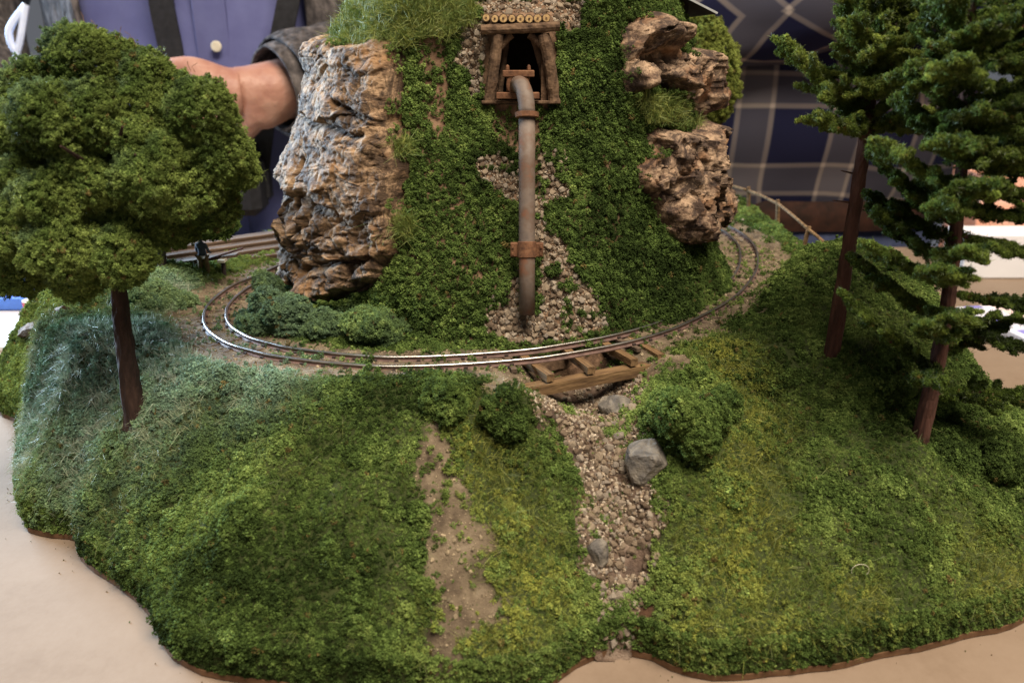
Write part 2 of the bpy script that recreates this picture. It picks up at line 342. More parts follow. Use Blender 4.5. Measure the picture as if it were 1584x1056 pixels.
def scatter(name, key, objs, P, scl, rot, col, parent=None, mats=None):
    P = np.asarray(P); me = bpy.data.meshes.new(name); me.vertices.add(len(P)); me.vertices.foreach_set('co', P.astype(np.float32).ravel())
    attr(me, 'scl', 'FLOAT', scl); attr(me, 'rot', 'FLOAT_VECTOR', rot); attr(me, 'vi', 'INT', RNG.integers(0, len(objs), len(P)))
    attr(me, 'col', 'FLOAT_COLOR', np.c_[col, np.ones(len(P))]); me.update()
    o = link(name, me, mats, parent); md = o.modifiers.new('scatter', 'NODES'); md.node_group = node_group(key, objs); return o
def rand_rot(n): return RNG.uniform(0, 6.283, (n, 3))
def mixc(a, b, t): return np.asarray(a)*(1-t[:, None])+np.asarray(b)*t[:, None]

# foam colours (linear albedo); the bluish one paints in cool window sheen
G_DARK = (.022, .037, .009); G_MID = (.083, .130, .031); G_LIT = (.195, .260, .068); G_YEL = (.36, .36, .07); G_SHEEN = (.24, .37, .27); G_BROWN = (.13, .10, .035)
def foam_col(P, yel=None, blue=None, base=0):
    t = np.clip(.46+.5*fbm(P*42, 3, 3)+.42*fbm(P*17+5, 2, 8)+.25*vnoise(P*260, 5)+RNG.normal(0, .17, len(P))+base, 0, 1)
    c = np.where((t < .5)[:, None], mixc(G_DARK, G_MID, np.clip(t*2, 0, 1)), mixc(G_MID, G_LIT, np.clip(t*2-1, 0, 1)))
    if yel is not None: c = c*(1-yel[:, None])+np.asarray(G_YEL)*yel[:, None]*RNG.uniform(.5, 1.1, (len(P), 1))
    if blue is not None: c = c*(1-blue[:, None])+np.asarray(G_SHEEN)*blue[:, None]*RNG.uniform(.6, 1.1, (len(P), 1))  # cool window sheen mixed into the foam colour
    m = RNG.random(len(P)) < .012; c[m] = np.asarray(G_BROWN)*RNG.uniform(.6, 1.3, (m.sum(), 1)); return c

# ------------------------------------------------------------------ table and floor
mb = MB(); mb.box((0, .25, TABLE_Z-.012), (2.7, 1.20, .024), bev=.002); tb = mb.build('table_top', M['table'])
tag(tb, 'beige paper covered table top under the model landscape', None, None, 'structure')
mb = MB(); mb.box((0, .8, FLOOR_Z-.05), (5, 4, .1)); tag(mb.build('floor', M['floor']), 'plain dark floor below the table', None, None, 'structure')

# ------------------------------------------------------------------ track centre line
OUT_PX = [(395,425),(365,437),(345,449),(327,464),(317,478),(315,495),(323,510),(339,522),(359,532),(391,541),(420,548),(486,557),(553,563),(606,565),(685,563),(751,559),(820,553),(865,547),(954,531),(1020,514),(1064,497),(1121,468),(1152,443),(1171,413),(1170,385),(1156,366),(1130,350)]
GAUGE = .0105
OUTER = [tuple(at_z(x, y, .0025)[:2]) for x, y in OUT_PX] + [(.145, .61), (.105, .645), (.045, .655), (-.02, .632), (-.08, .575), (-.128, .505)]
OUTER = smooth_closed(OUTER, 600)
for _ in range(6): OUTER = .25*np.roll(OUTER, 1, 0)+.5*OUTER+.25*np.roll(OUTER, -1, 0)
def offset_curve(C, d):
    t = np.roll(C, -1, 0)-np.roll(C, 1, 0); t /= np.linalg.norm(t, axis=1)[:, None]; return C+np.c_[-t[:, 1], t[:, 0]]*d   # +d = left of travel (inside: loop runs anticlockwise)
INNER = offset_curve(OUTER, GAUGE); CENTER = offset_curve(OUTER, GAUGE/2)

# ------------------------------------------------------------------ terrain height field
EDGE_PX = [(0,640),(38,668),(36,800),(70,830),(125,838),(130,872),(182,907),(237,958),(250,1000),(300,1038),(400,1062),(600,1078),(800,1080),(860,1054),(882,1034),(940,1010),(1000,1022),(1060,1046),(1130,1052),(1250,1040),(1400,1010),(1500,985),(1584,965)]
EDGE = [tuple(at_z(x, y, TABLE_Z)[:2]) for x, y in EDGE_PX]+[(.236,.268),(.262,.305),(.272,.36),(.256,.43),(.23,.50),(.214,.56),(.216,.66),(.214,.76),(.15,.815),(.05,.80),(-.05,.74),(-.15,.645),(-.215,.575),(-.285,.52),(-.315,.47)]
EDGE = smooth_closed(EDGE, 260); EDGE = EDGE+.0016*np.c_[fbm(np.c_[EDGE, EDGE[:, 0]*0]*60, 3, 91), fbm(np.c_[EDGE, EDGE[:, 0]*0]*60, 3, 92)]
PLAT_PX = [(60,502),(130,524),(230,548),(330,578),(450,598),(600,607),(740,607),(900,600),(1010,570),(1120,538),(1230,532),(1330,542)]
PLAT = np.array([tuple(at_z(x, y, 0)[:2]) for x, y in PLAT_PX]+[(.20,.36),(.215,.42),(.202,.5),(.198,.56),(.2,.66),(.196,.745),(.14,.79),(.05,.775),(-.045,.715),(-.14,.615),(-.19,.545),(-.25,.505),(-.27,.46)])
STREAM_PX = [(838,500),(876,535),(912,564),(914,618),(935,690),(962,770),(968,850),(950,930),(948,1012)]
def zguess(y): return -.070*max(0, min(1, (y-595)/415.))
STREAM = np.array([tuple(at_z(x, y, zguess(y))[:2]) for x, y in STREAM_PX])
ST_W = np.array([.016,.024,.030,.025,.018,.015,.014,.013,.011]); ST_D = np.array([.004,.015,.022,.017,.010,.008,.007,.005,.003])
def stream_field(P):
    d, a = seg_dist(P, STREAM, False); w = np.interp(a, np.arange(len(ST_W)), ST_W); dep = np.interp(a, np.arange(len(ST_D)), ST_D); return d/w, dep
def track_dist(P):
    P = np.asarray(P); C = CENTER[::3]; best = np.full(len(P), 9.)
    for i in range(0, len(P), 20000):
        q = P[i:i+20000]; best[i:i+20000] = np.sqrt(((q[:, None, :]-C[None])**2).sum(-1).min(1))
    return best
def height(P):
    P = np.asarray(P, float).reshape(-1, 2)
    de = sdist(P, EDGE); dp = np.maximum(0, -sdist(P, PLAT)); p3 = np.c_[P, np.zeros(len(P))]
    dd = np.maximum(de, 0); t = dd/(dd+dp+1e-6)
    z = -.077+.077*(.13+.87*t**.88)
    tb = 4*t*(1-t)
    z = z+tb*(.009*fbm(p3*26, 2, 5)+.003*fbm(p3*80, 2, 6))
    td = track_dist(P); away = sstep(.012, .035, td)
    # right-hand knoll, left mounds
    g = lambda x, y, sx, sy: np.exp(-((P[:, 0]-x)/sx)**2-((P[:, 1]-y)/sy)**2)
    z = z+.031*g(.178, .408, .042, .04)*sstep(.008, .03, td)
    z = z+.010*g(-.195, .43, .03, .03)*away+.008*g(-.175, .345, .035, .03)*away+.006*g(-.06, .265, .05, .03)
    z = z+away*(.0022*fbm(p3*60, 3, 8))+.0004*fbm(p3*260, 2, 9)
    r, dep = stream_field(P); z = z-dep*np.exp(-(r**2)*1.15*(1+.35*r*r))
    z = np.where(de <= 0, -.0805, z); return z
xs = np.linspace(-.33, .285, 421); ys = np.linspace(.205, .83, 429)
GX, GY = np.meshgrid(xs, ys, indexing='ij'); GP = np.c_[GX.ravel(), GY.ravel()]
_hh = height; GZ = _hh(GP); GZ2 = GZ.reshape(len(xs), len(ys))
def bil(G, P):
    P = np.asarray(P, float).reshape(-1, 2); u = np.clip((P[:, 0]-xs[0])/(xs[1]-xs[0]), 0, len(xs)-1.001); v = np.clip((P[:, 1]-ys[0])/(ys[1]-ys[0]), 0, len(ys)-1.001); i = u.astype(int); j = v.astype(int); a = u-i; b = v-j
    return G[i, j]*(1-a)*(1-b)+G[i+1, j]*a*(1-b)+G[i, j+1]*(1-a)*b+G[i+1, j+1]*a*b
def height(P): return bil(GZ2, P)
TD2 = track_dist(GP).reshape(GZ2.shape)
def track_dist(P): return bil(TD2, P)
def on_terrain(px, py, lo=.2, hi=.85):
    d = ray(px, py); ts = np.linspace(lo, hi, 900)/d[1]; Q = np.c_[d[0]*ts, d[1]*ts]; Z = CAMZ+d[2]*ts; h = height(Q)
    k = np.argmax(Z < h); 
    if not (Z < h).any(): k = -1
    return Vector((Q[k, 0], Q[k, 1], h[k]))
ins = inside(GP, EDGE)
TV = np.c_[GP, GZ]
_i2 = ins.reshape(len(xs), len(ys)); _d = np.zeros_like(_i2)
for _a in (-1, 0, 1):
    for _b in (-1, 0, 1): _d |= np.roll(np.roll(_i2, _a, 0), _b, 1)
_o = np.where((_d & ~_i2).ravel())[0]; _bd, _ar = seg_dist(GP[_o], EDGE); _k = _ar.astype(int) % len(EDGE); _t = (_ar-_ar.astype(int))[:, None]
TV[_o, :2] = EDGE[_k]*(1-_t)+EDGE[(_k+1) % len(EDGE)]*_t; TV[_o, 2] = -.0785
ter, used = grid_mesh('terrain', TV, len(xs), len(ys), keep=lambda F: ins[F].any(1))
U = GP[used]; tdU = track_dist(U); rU, _ = stream_field(U); nU = fbm(np.c_[U, U[:, 0]*0]*120, 3, 21)
def curve_px(pts): return np.array([tuple(on_terrain(*p)[:2]) for p in pts])
PATH = curve_px([(672,668),(672,720),(690,800),(700,860),(715,910),(690,960),(685,1010),(690,1050)]); PATH_W = np.array([.0050,.0065,.0075,.0125,.0130,.009,.0065,.0065])
def path_field(P):
    d, a = seg_dist(P, PATH, False); return d/np.interp(a, np.arange(len(PATH_W)), PATH_W)
def dirt_mask(P, n): 
    bl = np.zeros(len(P))
    for c_ in (at_z(1022, 550, 0), at_z(775, 588, 0)): bl = np.maximum(bl, 1-sstep(.5, 1.3, np.hypot(np.asarray(P)[:, 0]-c_.x, np.asarray(P)[:, 1]-c_.y)/.011+.9*n))
    return np.maximum(bl, dirt_base(P, n))
def dirt_base(P, n):
    return np.maximum(1-sstep(.0150, .0225, track_dist(P)+.0055*n-.007*np.clip((np.asarray(P)[:, 0]-.03)/.1, 0, 1)*(np.asarray(P)[:, 1] > .34)-.004*(np.asarray(P)[:, 0] < -.1)), 1-sstep(.5, 1.4, path_field(P)+1.3*n))
dirtU = dirt_mask(U, nU); strU = 1-sstep(.7, 1.0, rU+.2*nU)
attr(ter, 'masks', 'FLOAT_COLOR', np.c_[dirtU, strU, np.zeros(len(U)), np.ones(len(U))])
def terrain_mat():
    m, nt, b = new_mat('terrain_earth'); tc = nt.nodes.new('ShaderNodeTexCoord'); at = nt.nodes.new('ShaderNodeAttribute'); at.attribute_name = 'masks'; sp = nt.nodes.new('ShaderNodeSeparateColor'); nt.links.new(at.outputs['Color'], sp.inputs[0])
    def N(s, d=6):
        n = nt.nodes.new('ShaderNodeTexNoise'); n.inputs['Scale'].default_value = s; n.inputs['Detail'].default_value = d; n.inputs['Roughness'].default_value = .65; nt.links.new(tc.outputs['Object'], n.inputs['Vector']); return n.outputs[0]
    soil = ramp(nt, [(.3, (.018, .026, .008)), (.7, (.05, .062, .018))]); nt.links.new(N(120), soil.inputs[0])
    dirt = ramp(nt, [(.3, (.04, .029, .02)), (.43, (.10, .074, .049)), (.56, (.165, .126, .083)), (.72, (.25, .20, .14))]); nt.links.new(N(95, 9), dirt.inputs[0])
    wet = ramp(nt, [(.35, (.025, .016, .01)), (.6, (.10, .05, .028)), (.75, (.2, .13, .09))]); nt.links.new(N(110), wet.inputs[0])
    a = nt.nodes.new('ShaderNodeMix'); a.data_type = 'RGBA'; nt.links.new(sp.outputs[0], a.inputs[0]); nt.links.new(soil.outputs[0], a.inputs[6]); nt.links.new(dirt.outputs[0], a.inputs[7])
    c = nt.nodes.new('ShaderNodeMix'); c.data_type = 'RGBA'; nt.links.new(sp.outputs[1], c.inputs[0]); nt.links.new(a.outputs[2], c.inputs[6]); nt.links.new(wet.outputs[0], c.inputs[7])
    nt.links.new(c.outputs[2], b.inputs['Base Color']); b.inputs['Roughness'].default_value = .95; b.inputs['Specular IOR Level'].default_value = .2
    bp = nt.nodes.new('ShaderNodeBump'); bp.inputs['Strength'].default_value = .8; bp.inputs['Distance'].default_value = .0008; nt.links.new(N(900, 8), bp.inputs['Height']); nt.links.new(bp.outputs[0], b.inputs['Normal']); return m
terrain = tag(link('terrain', ter, terrain_mat(), None, True), 'modelled hillside of brown earth with a dirt track bed', None, None, 'structure')
# base board
bo = EDGE+0; cen = bo.mean(0); bo = cen+(bo-cen)*1.0015; n = len(bo)
V = [(x, y, TABLE_Z+.0004) for x, y in bo]+[(x, y, TABLE_Z+.0028) for x, y in bo]
F = [tuple(range(n))[::-1], tuple(range(n, 2*n))]+[(k, (k+1) % n, n+(k+1) % n, n+k) for k in range(n)]
tag(link('base_board', mesh('base_board', V, F), M['board']), 'thin brown board with wavy outline under the green hillside', 'board')

# ------------------------------------------------------------------ hill (the rock mountain in the loop)
HC = np.array([0.0, .475]); ZK = [-.03, 0, .02, .06, .12, .15, .2]
R_L = [.140, .132, .124, .118, .100, .086, .06]; R_R = [.138, .128, .117, .107, .099, .088, .06]; R_C = [.148, .136, .1275, .109, .082, .069, .05]; R_B = [.14, .13, .125, .12, .105, .09, .06]
def hill_R(ph, z):
    deg = np.degrees(ph); z = np.asarray(z)
    rl, rr, rc, rb = (np.interp(z, ZK, q) for q in (R_L, R_R, R_C, R_B))
    side = np.where(deg < 0, rl, rr); a = np.abs(deg)
    wc = 1-sstep(14, 36, a); wb = sstep(95, 140, a)
    r = rc*wc+side*(1-wc); r = r*(1-wb)+rb*wb
    x = np.sin(ph)*r; p = np.c_[x, -np.cos(ph)*r, z]
    bump = .0035*fbm(p*40, 3, 31)+.0012*fbm(p*120, 2, 32)
    # gully behind the pipe
    gl = np.exp(-((x-.006)/.012)**2)*sstep(0, .02, z)*(a < 80)
    flat = np.exp(-((x-.0035)/.019)**4)*np.exp(-((z-.12)/.024)**4)*(a < 80)
    r = r+bump*(1-flat)-.004*gl*(1-flat); return r*(1-flat)+flat*(HC[1]-.3850)/np.maximum(np.cos(ph), .3)
def hill_pt(ph, z):
    r = hill_R(ph, z); return np.c_[HC[0]+np.sin(ph)*r, HC[1]-np.cos(ph)*r, z]
ZT = .152
def in_hill(Q):
    dx = Q[:, 0]-HC[0]; dy = Q[:, 1]-HC[1]; ph = np.arctan2(dx, -dy); rr = np.hypot(dx, dy)
    return (rr < hill_R(ph, Q[:, 2])) & (Q[:, 2] < ZT+.03)
def on_hill_many(Q):
    Q = np.asarray(Q, float).reshape(-1, 2); cx = (Q[:, 0]-792)/FPX; cy = -(Q[:, 1]-528)/FPX; D = np.c_[cx, CT+cy*ST, -ST+cy*CT]; D = D/D[:, 1:2]
    hit = np.full(len(Q), np.nan); step = .0022; O = np.array([0, 0, CAMZ])
    for Yv in np.arange(.31, .53, step):
        m = np.isnan(hit)
        if not m.any(): break
        idx = np.where(m)[0]; k = in_hill(D[idx]*Yv+O); hit[idx[k]] = Yv
    lo = hit-step; hi = hit.copy()
    for _ in range(7):
        mid = (lo+hi)/2; k = in_hill(np.nan_to_num(D*mid[:, None]+O, nan=9.)); hi = np.where(k, mid, hi); lo = np.where(k, lo, mid)
    return D*hi[:, None]+O, ~np.isnan(hit)
def on_hill(px, py):
    P, ok = on_hill_many([(px, py)]); return Vector(P[0]) if ok[0] else None
nph, nz = 340, 150
PH = np.linspace(-math.pi, math.pi, nph, endpoint=False); ZZ = np.r_[np.linspace(-.022, ZT, nz)]
A, B = np.meshgrid(PH, ZZ, indexing='ij'); HV = hill_pt(A.ravel(), B.ravel()).reshape(nph, nz, 3)
cap = []
Rt = hill_R(PH, np.full(nph, ZT))
for k in range(1, 22):
    s = k/21; rr = Rt*(1-s)+1e-4; cap.append(np.c_[HC[0]+np.sin(PH)*rr, HC[1]-np.cos(PH)*rr, ZT+.024*np.sin(s*math.pi/2)*np.ones(nph)+.002*fbm(np.c_[np.sin(PH)*rr, np.cos(PH)*rr, rr*0]*60, 2, 44)*(1-s)])
HV = np.concatenate([HV, np.stack(cap, 1)], 1); nzz = HV.shape[1]; HVf = HV.reshape(-1, 3)
XP = .0035; PZ0, PZ1 = .1015, .1370
def hill_keep(F):
    c = HVf[F].mean(1); return ~((abs(c[:, 0]-XP) < .0100) & (c[:, 2] > PZ0) & (c[:, 2] < PZ1) & (c[:, 1] < HC[1]))
hme, _ = grid_mesh('hill', HVf, nph, nzz, keep=hill_keep, wrap=True)
hill = tag(link('hill', hme, M['hill'], None, True), 'steep brown earth hill standing inside the track loop', None, None, 'structure')

# ------------------------------------------------------------------ cork bark cliffs
CL = {'left': [(478,58),(520,48),(560,56),(600,46),(632,54),(640,100),(632,180),(642,260),(634,330),(642,372),(618,405),(600,440),(545,464),(505,480),(455,452),(400,430),(380,250),(430,66)],
      'right': [(948,70),(960,28),(1000,12),(1036,28),(1050,72),(1075,60),(1100,56),(1160,80),(1160,352),(1104,350),(1082,384),(1050,386),(1020,362),(1008,340),(980,292),(974,255),(990,235),(985,204),(1000,192),(1035,188),(1060,194),(1070,184),(1056,164),(1035,152),(1010,144),(985,152),(962,160),(955,130)]}
def terrace(x, n):
    y = x*n; f = np.floor(y); return (f+sstep(.5, .98, y-f))/n
def cliff(name, poly, ph0, ph1, z0, z1, style, mat, label, nu=330, nv=300):
    ph = np.radians(np.linspace(ph0, ph1, nu)); z = np.linspace(z0, z1, nv); A, B = np.meshgrid(ph, z, indexing='ij'); A = A.ravel(); B = B.ravel()
    P = hill_pt(A, B); e = sdist(project(P), poly)*.30e-3; edge_n = .003*fbm(P*90, 3, 71)
    # round the far side off
    e = np.minimum(e, (np.abs(np.abs(np.degrees(A))-max(abs(ph0), abs(ph1))))*math.pi/180*.12)+edge_n
    m = sstep(0, .007, e)
    arc = A*.115; q = np.c_[arc, B, B*0]
    w = np.c_[fbm(q*55, 2, 51), fbm(q*55, 2, 52)]*.006
    if style == 'tall':
        f1, f2, cid = worley(np.c_[(arc+w[:, 0])*60, (B+w[:, 1])*95, B*0], 5)
        low = 1-sstep(.035, .075, B+w[:, 0])
        block = (cid-.5)*.0035+np.minimum((f2-f1)*.012, .0016)-.0012
        strata = ((B*95+w[:, 1]*120+cid*.3) % 1.0)
        lay = .0022*(strata**.7)-.0010
        col = .0022*np.abs(np.sin(arc*520+w[:, 0]*500))*sstep(-60, -85, np.degrees(A))
        h1, h2, hc = worley(np.c_[arc*230, B*330, B*0], 11)
        pits = -.0022*sstep(.55, .2, h1)*(hc > .62)
        crack = -.0026*np.exp(-((f2-f1)/.05)**2)*(.35+.65*low)
        c1, c2, ccid = worley(np.c_[(arc+w[:, 0])*130, (B+w[:, 1]*.5)*210, B*0], 25)
        fine = -.0009*np.exp(-((c2-c1)/.06)**2)+(ccid-.5)*.0012
        ridg = fbm(q*np.array([95, 330, 1]), 5, 54, .6); wavy = 1-np.abs(fbm(q*np.array([60, 130, 1]), 4, 58, .55))*2
        ql = np.c_[arc+w[:, 0]*.5, B+w[:, 1]*.5, B*0]
        p1_ = terrace(fbm(ql*np.array([26, 46, 1]), 4, 153, .5), 5); p2_ = terrace(fbm(ql*np.array([75, 150, 1]), 4, 154, .5), 4); p3_ = fbm(ql*np.array([240, 420, 1]), 4, 155, .6)
        grain = -.0007*np.exp(-(np.abs(fbm(ql*np.array([330, 60, 1]), 3, 156))/.05)**2)-.0008*np.exp(-(np.abs(fbm(ql*np.array([50, 230, 1]), 3, 157))/.05)**2)
        ledge = np.zeros(len(B))
        for zl, am in ((.094, .0030), (.056, .0042), (.116, .0016), (.030, .0025)): ledge = ledge+am*(sstep(zl-.0008, zl+.0008, B+w[:, 1]*.9+.004*fbm(q*40, 2, 61))-1.0*sstep(zl, zl+.03, B))
        det = .0040*p1_*(1+.8*low)+.0013*p2_*(1+1.3*low)+.0007*p3_+grain+ledge+(.0042*facets((arc+w[:, 0]*.4)*55, (B+w[:, 1]*.4)*70, 35)+.0022*facets((arc+w[:, 0]*.4)*130, (B+w[:, 1]*.4)*150, 45))*(.10+.8*low)+crack*.5*low+col*.5+.25*pits
        # deep diagonal cracks
        for (xa, za, xb, zb, dp, wd) in [(-.145, .062, -.085, .028, .006, .0016), (-.115, .075, -.11, .03, .005, .0014), (-.09, .10, -.05, .092, .003, .0012), (-.15, .094, -.07, .088, .0035, .0013), (-.105, .02, -.06, .035, .006, .0018)]:
            d, _ = seg_dist(np.c_[arc+w[:, 0]*.6, B+w[:, 1]*.6], [(xa, za), (xb, zb)], False); det = det-dp*np.exp(-(d/wd)**2)
        o = -.006+.0165*m+det*m
    else:
        px = project(P); strata = ((B*62+arc*14+w[:, 1]*150) % 1.0); ua = arc+w[:, 0]*.35; ub = B+w[:, 1]*.35
        det = .0062*facets(ua*62, ub*46, 5)+.0028*facets(ua*140, ub*120, 15)+.0012*facets(ua*300, ub*280, 25)+.0016*strata*(px[:, 1] < 170)+.0045*terrace(fbm(np.c_[ua, ub, B*0]*np.array([34, 40, 1]), 3, 163, .5), 4)+.0008*fbm(q*320, 4, 64, .6)
        gp = lambda x, y, sx, sy: np.exp(-((px[:, 0]-x)/sx)**2-((px[:, 1]-y)/sy)**2)
        det = det+.0075*gp(1000, 46, 46, 20)-.012*gp(1014, 92, 34, 14)-.006*gp(1008, 122, 8, 18)+.0055*gp(985, 125, 28, 16)+.007*gp(1048, 300, 20, 70)-.003*gp(1010, 280, 18, 40)+.005*gp(1052, 352, 28, 18)
        o = -.006+.0145*m+det*m+.004*m*sstep(1055, 1085, px[:, 0])
    r = hill_R(A, B)+o; V = np.c_[HC[0]+np.sin(A)*r, HC[1]-np.cos(A)*r, B]
    # slight vertical jitter so ledges overhang
    V[:, 2] += m*(.0016*fbm(q*120, 3, 81)+(.002*strata if style != 'tall' else .0008*strata))
    back = hill_R(A, B)-.012; Vb = np.c_[HC[0]+np.sin(A)*back, HC[1]-np.cos(A)*back, B]
    ok = (e > -.004)
    me, used = grid_mesh(name, V, nu, nv, keep=lambda F: ok[F].any(1))
    o_ = link(name, me, mat, None, False); tag(o_, label, 'rock', 'bark cliffs on the hill'); return o_, poly
cliff('rock_cliff', CL['left'], -112, -20, -.002, .148, 'tall', M['cork'], 'broad tan and cream cliff with dark cracks, tallest of the cliffs')
cliff('rock_cliff', CL['right'], 20, 105, .008, .152, 'right', M['cork2'], 'dark brown craggy cliff with overhanging brow and grassy ledge halfway up', 280, 420)

# ------------------------------------------------------------------ stones: scree on the hill, stream bed
SCREE = [[(712,28),(752,30),(752,60),(745,150),(722,152),(728,120),(706,95),(712,60)], [(735,0),(905,0),(902,40),(880,55),(862,40),(850,20),(750,20),(735,8)], [(735,245),(770,235),(805,262),(805,320),(790,312),(740,275)], [(836,236),(870,232),(888,262),(880,305),(845,312),(836,290)],
         [(838,355),(870,365),(885,410),(940,480),(935,505),(890,520),(860,528),(838,520),(832,440)], [(802,380),(806,470),(800,512),(735,516),(728,500),(770,455),(795,420)], [(806,300),(840,300),(846,380),(802,380)], [(770,480),(836,488),(850,530),(800,532),(760,516)]]
def sample_poly(poly, n):
    p = np.array(poly, float); lo, hi = p.min(0), p.max(0); q = RNG.uniform(lo, hi, (n*6, 2)); q = q[inside(q, p)]; return q[:n]
def poly_area(p): p = np.array(p, float); x, y = p[:, 0], p[:, 1]; return abs((x*np.roll(y, -1)-y*np.roll(x, -1)).sum())/2
def poisson(pts, rads):
    out = []; 
    for k, p in enumerate(pts):
        if all((p[0]-pts[j][0])**2+(p[1]-pts[j][1])**2 > (.72*(rads[k]+rads[j]))**2 for j in out): out.append(k)
    return out
def place_stone(P, r, parent, nrm):
    o = bpy.data.objects.new('stone', STONES[random.randrange(len(STONES))]); scn.collection.objects.link(o); o.parent = parent
    o.location = P; o.rotation_euler = [random.uniform(0, 6.28) for _ in range(3)]; o.scale = (r*random.uniform(.85, 1.2), r*random.uniform(.85, 1.1), r*random.uniform(.8, 1.1)); return o
hs = []
for poly in SCREE:
    q = sample_poly(poly, int(poly_area(poly)/9)); rad = 2.6+4.6*RNG.random(len(q))**1.8
    o_ = np.argsort(-rad); q = q[o_]; rad = rad[o_]; kk = poisson(q, rad); PP, ok = on_hill_many(q[kk])
    hs += [(rad[k], Vector(PP[i]), q[k]) for i, k in enumerate(kk) if ok[i]]
hs.sort(key=lambda t: -t[0]); big_h = hs[:300]
for r, P, q in big_h: place_stone(P+Vector((0, -.0002, .0002)), r/FPX*.365, hill, None)
rest = hs[300:]
# small crumbs between the stones
qq = np.vstack([sample_poly(poly, int(poly_area(poly)/8)) for poly in SCREE]); PP, ok = on_hill_many(qq); cr = [tuple(p) for p in PP[ok]]
pts = np.array([tuple(P) for _, P, _ in rest]+[tuple(p) for p in cr]); sc = np.r_[[r/FPX*.365 for r, _, _ in rest], RNG.uniform(.0005, .0011, len(cr))]
STONE_C = np.array([(.10, .065, .04), (.20, .145, .095), (.31, .24, .165), (.23, .19, .15), (.42, .35, .265)])
o = scatter('gravel', 'pebble', PEB, pts, sc, rand_rot(len(pts)), STONE_C[RNG.integers(0, 5, len(pts))]*RNG.uniform(.6, 1.05, (len(pts), 1)), hill); o['kind'] = 'stuff'

BED = [(820,612),(850,590),(905,575),(985,572),(1002,600),(985,640),(1000,690),(1012,760),(1030,790),(1026,830),(1005,900),(985,960),(975,1008),(930,1008),(918,930),(900,880),(890,820),(905,770),(890,730),(850,670),(825,645)]
bedW = np.array([tuple(on_terrain(*p)[:2]) for p in BED])
# stream bed: own sheet of gravelly soil lying just above the terrain
lo, hi = bedW.min(0)-.002, bedW.max(0)+.002; bx = np.linspace(lo[0], hi[0], 70); by = np.linspace(lo[1], hi[1], 110); X, Y = np.meshgrid(bx, by, indexing='ij'); Q = np.c_[X.ravel(), Y.ravel()]
inb = sdist(Q, bedW)+.004*fbm(np.c_[Q, Q[:, 0]*0]*130, 2, 78) > 0; BZ = height(Q)+.0006+.0006*fbm(np.c_[Q, Q[:, 0]*0]*300, 2, 77)
M['bed'] = noisy('stream_soil', [(.34, (.025, .015, .01)), (.5, (.095, .06, .04)), (.7, (.2, .145, .105))], 110, .7, bump=.9, bscale=900, bdist=.001)
bme, _ = grid_mesh('stream_bed', np.c_[Q, BZ], 70, 110, keep=lambda F: inb[F].any(1)); bed = tag(link('stream_bed', bme, M['bed'], None, True), 'dry gravel stream bed running down from under the bridge', None, None, 'structure')
bs = []
q = sample_poly(BED, 3000); rad = 2.8+5.6*RNG.random(len(q))**2.2; dens = vnoise(np.c_[q/34., q[:, :1]*0], 3)
keep = (sdist(q, BED) > 3+9*vnoise(np.c_[q/20., q[:, :1]*0], 8)) & (dens > -.5) & ~((q[:, 1] > 600) & (q[:, 1] < 655) & (RNG.random(len(q)) < .55))
q = q[keep]; rad = rad[keep]; rad = np.where(q[:, 1] < 630, rad*.8, rad); o_ = np.argsort(-rad); q = q[o_]; rad = rad[o_]
for k in poisson(q, rad): bs.append((rad[k], q[k]))
def on_terrain_many(Q):
    out = []
    for p in Q: out.append(on_terrain(p[0], p[1], .215, .42))
    return out
for r, p in bs[:300]:
    P = on_terrain(p[0], p[1], .215, .42); place_stone(P+Vector((0, 0, .0008)), r/FPX*.335*random.choice([1, 1, 1, .85, 1.15]), bed, None)
lo_, hi_ = bedW.min(0), bedW.max(0); Q = RNG.uniform(lo_, hi_, (9000, 2)); Q = Q[inside(Q, bedW)]; dn = fbm(np.c_[Q, Q[:, 0]*0]*110, 2, 3); Q = Q[(dn > -.25)][:3600]
pts = np.c_[Q, height(Q)+.0008]
o = scatter('gravel', 'pebble', PEB, pts, RNG.uniform(.0004, .00125, len(pts)), rand_rot(len(pts)), STONE_C[RNG.integers(0, 5, len(pts))]*RNG.uniform(.65, 1.1, (len(pts), 1)), bed); o['kind'] = 'stuff'
def in_bed(P):
    return sdist(P[:, :2], bedW)+.006*(np.hypot(P[:, 0]-STREAM[-1, 0], P[:, 1]-STREAM[-1, 1]) < .022) > .0022+.0045*fbm(np.c_[P[:, :2], P[:, 0]*0]*140, 2, 79)

def boulder(px, py, w, h, seed, label, up=.0):
    P = on_terrain(px, py, .215, .42); r = np.random.default_rng(seed); v, f = ico(4)
    n = v/np.linalg.norm(v, axis=1)[:, None]; s = np.full(len(n), 1.2)
    for k in range(13):
        d = r.normal(size=3); d /= np.linalg.norm(d); c = r.uniform(.72, .98); dd = n@d; s = np.where(dd > 0, np.minimum(s, c/np.maximum(dd, 1e-3)), s)
    s = np.minimum(s, 1.15); V = n*s[:, None]; V = V*(1+.05*fbm(V*2.6+seed, 5, seed, .6)[:, None]-.03*np.exp(-(np.abs(fbm(V*1.8+seed, 3, seed+3))/.05)**2)[:, None]); k = .33/FPX
    V = V*np.array([w*k, w*k*.75, h*k]); me = mesh('boulder', V, f); o = link('boulder', me, M['boulder']); o.location = P+Vector((0, 0, up*h*k)); o.rotation_euler = (r.uniform(-.2, .2), r.uniform(-.2, .2), r.uniform(-.3, .3))
    return tag(o, label, 'boulder', 'grey boulders along the stream bed')
boulder(996, 726, 34, 40, 4, 'large angular grey boulder on the edge of the stream bed', .2)
boulder(955, 634, 28, 20, 6, 'dark slate boulder in the stream just below the bridge', .3)
boulder(924, 862, 15, 24, 9, 'small pointed grey boulder half sunk in the gravel', .15)

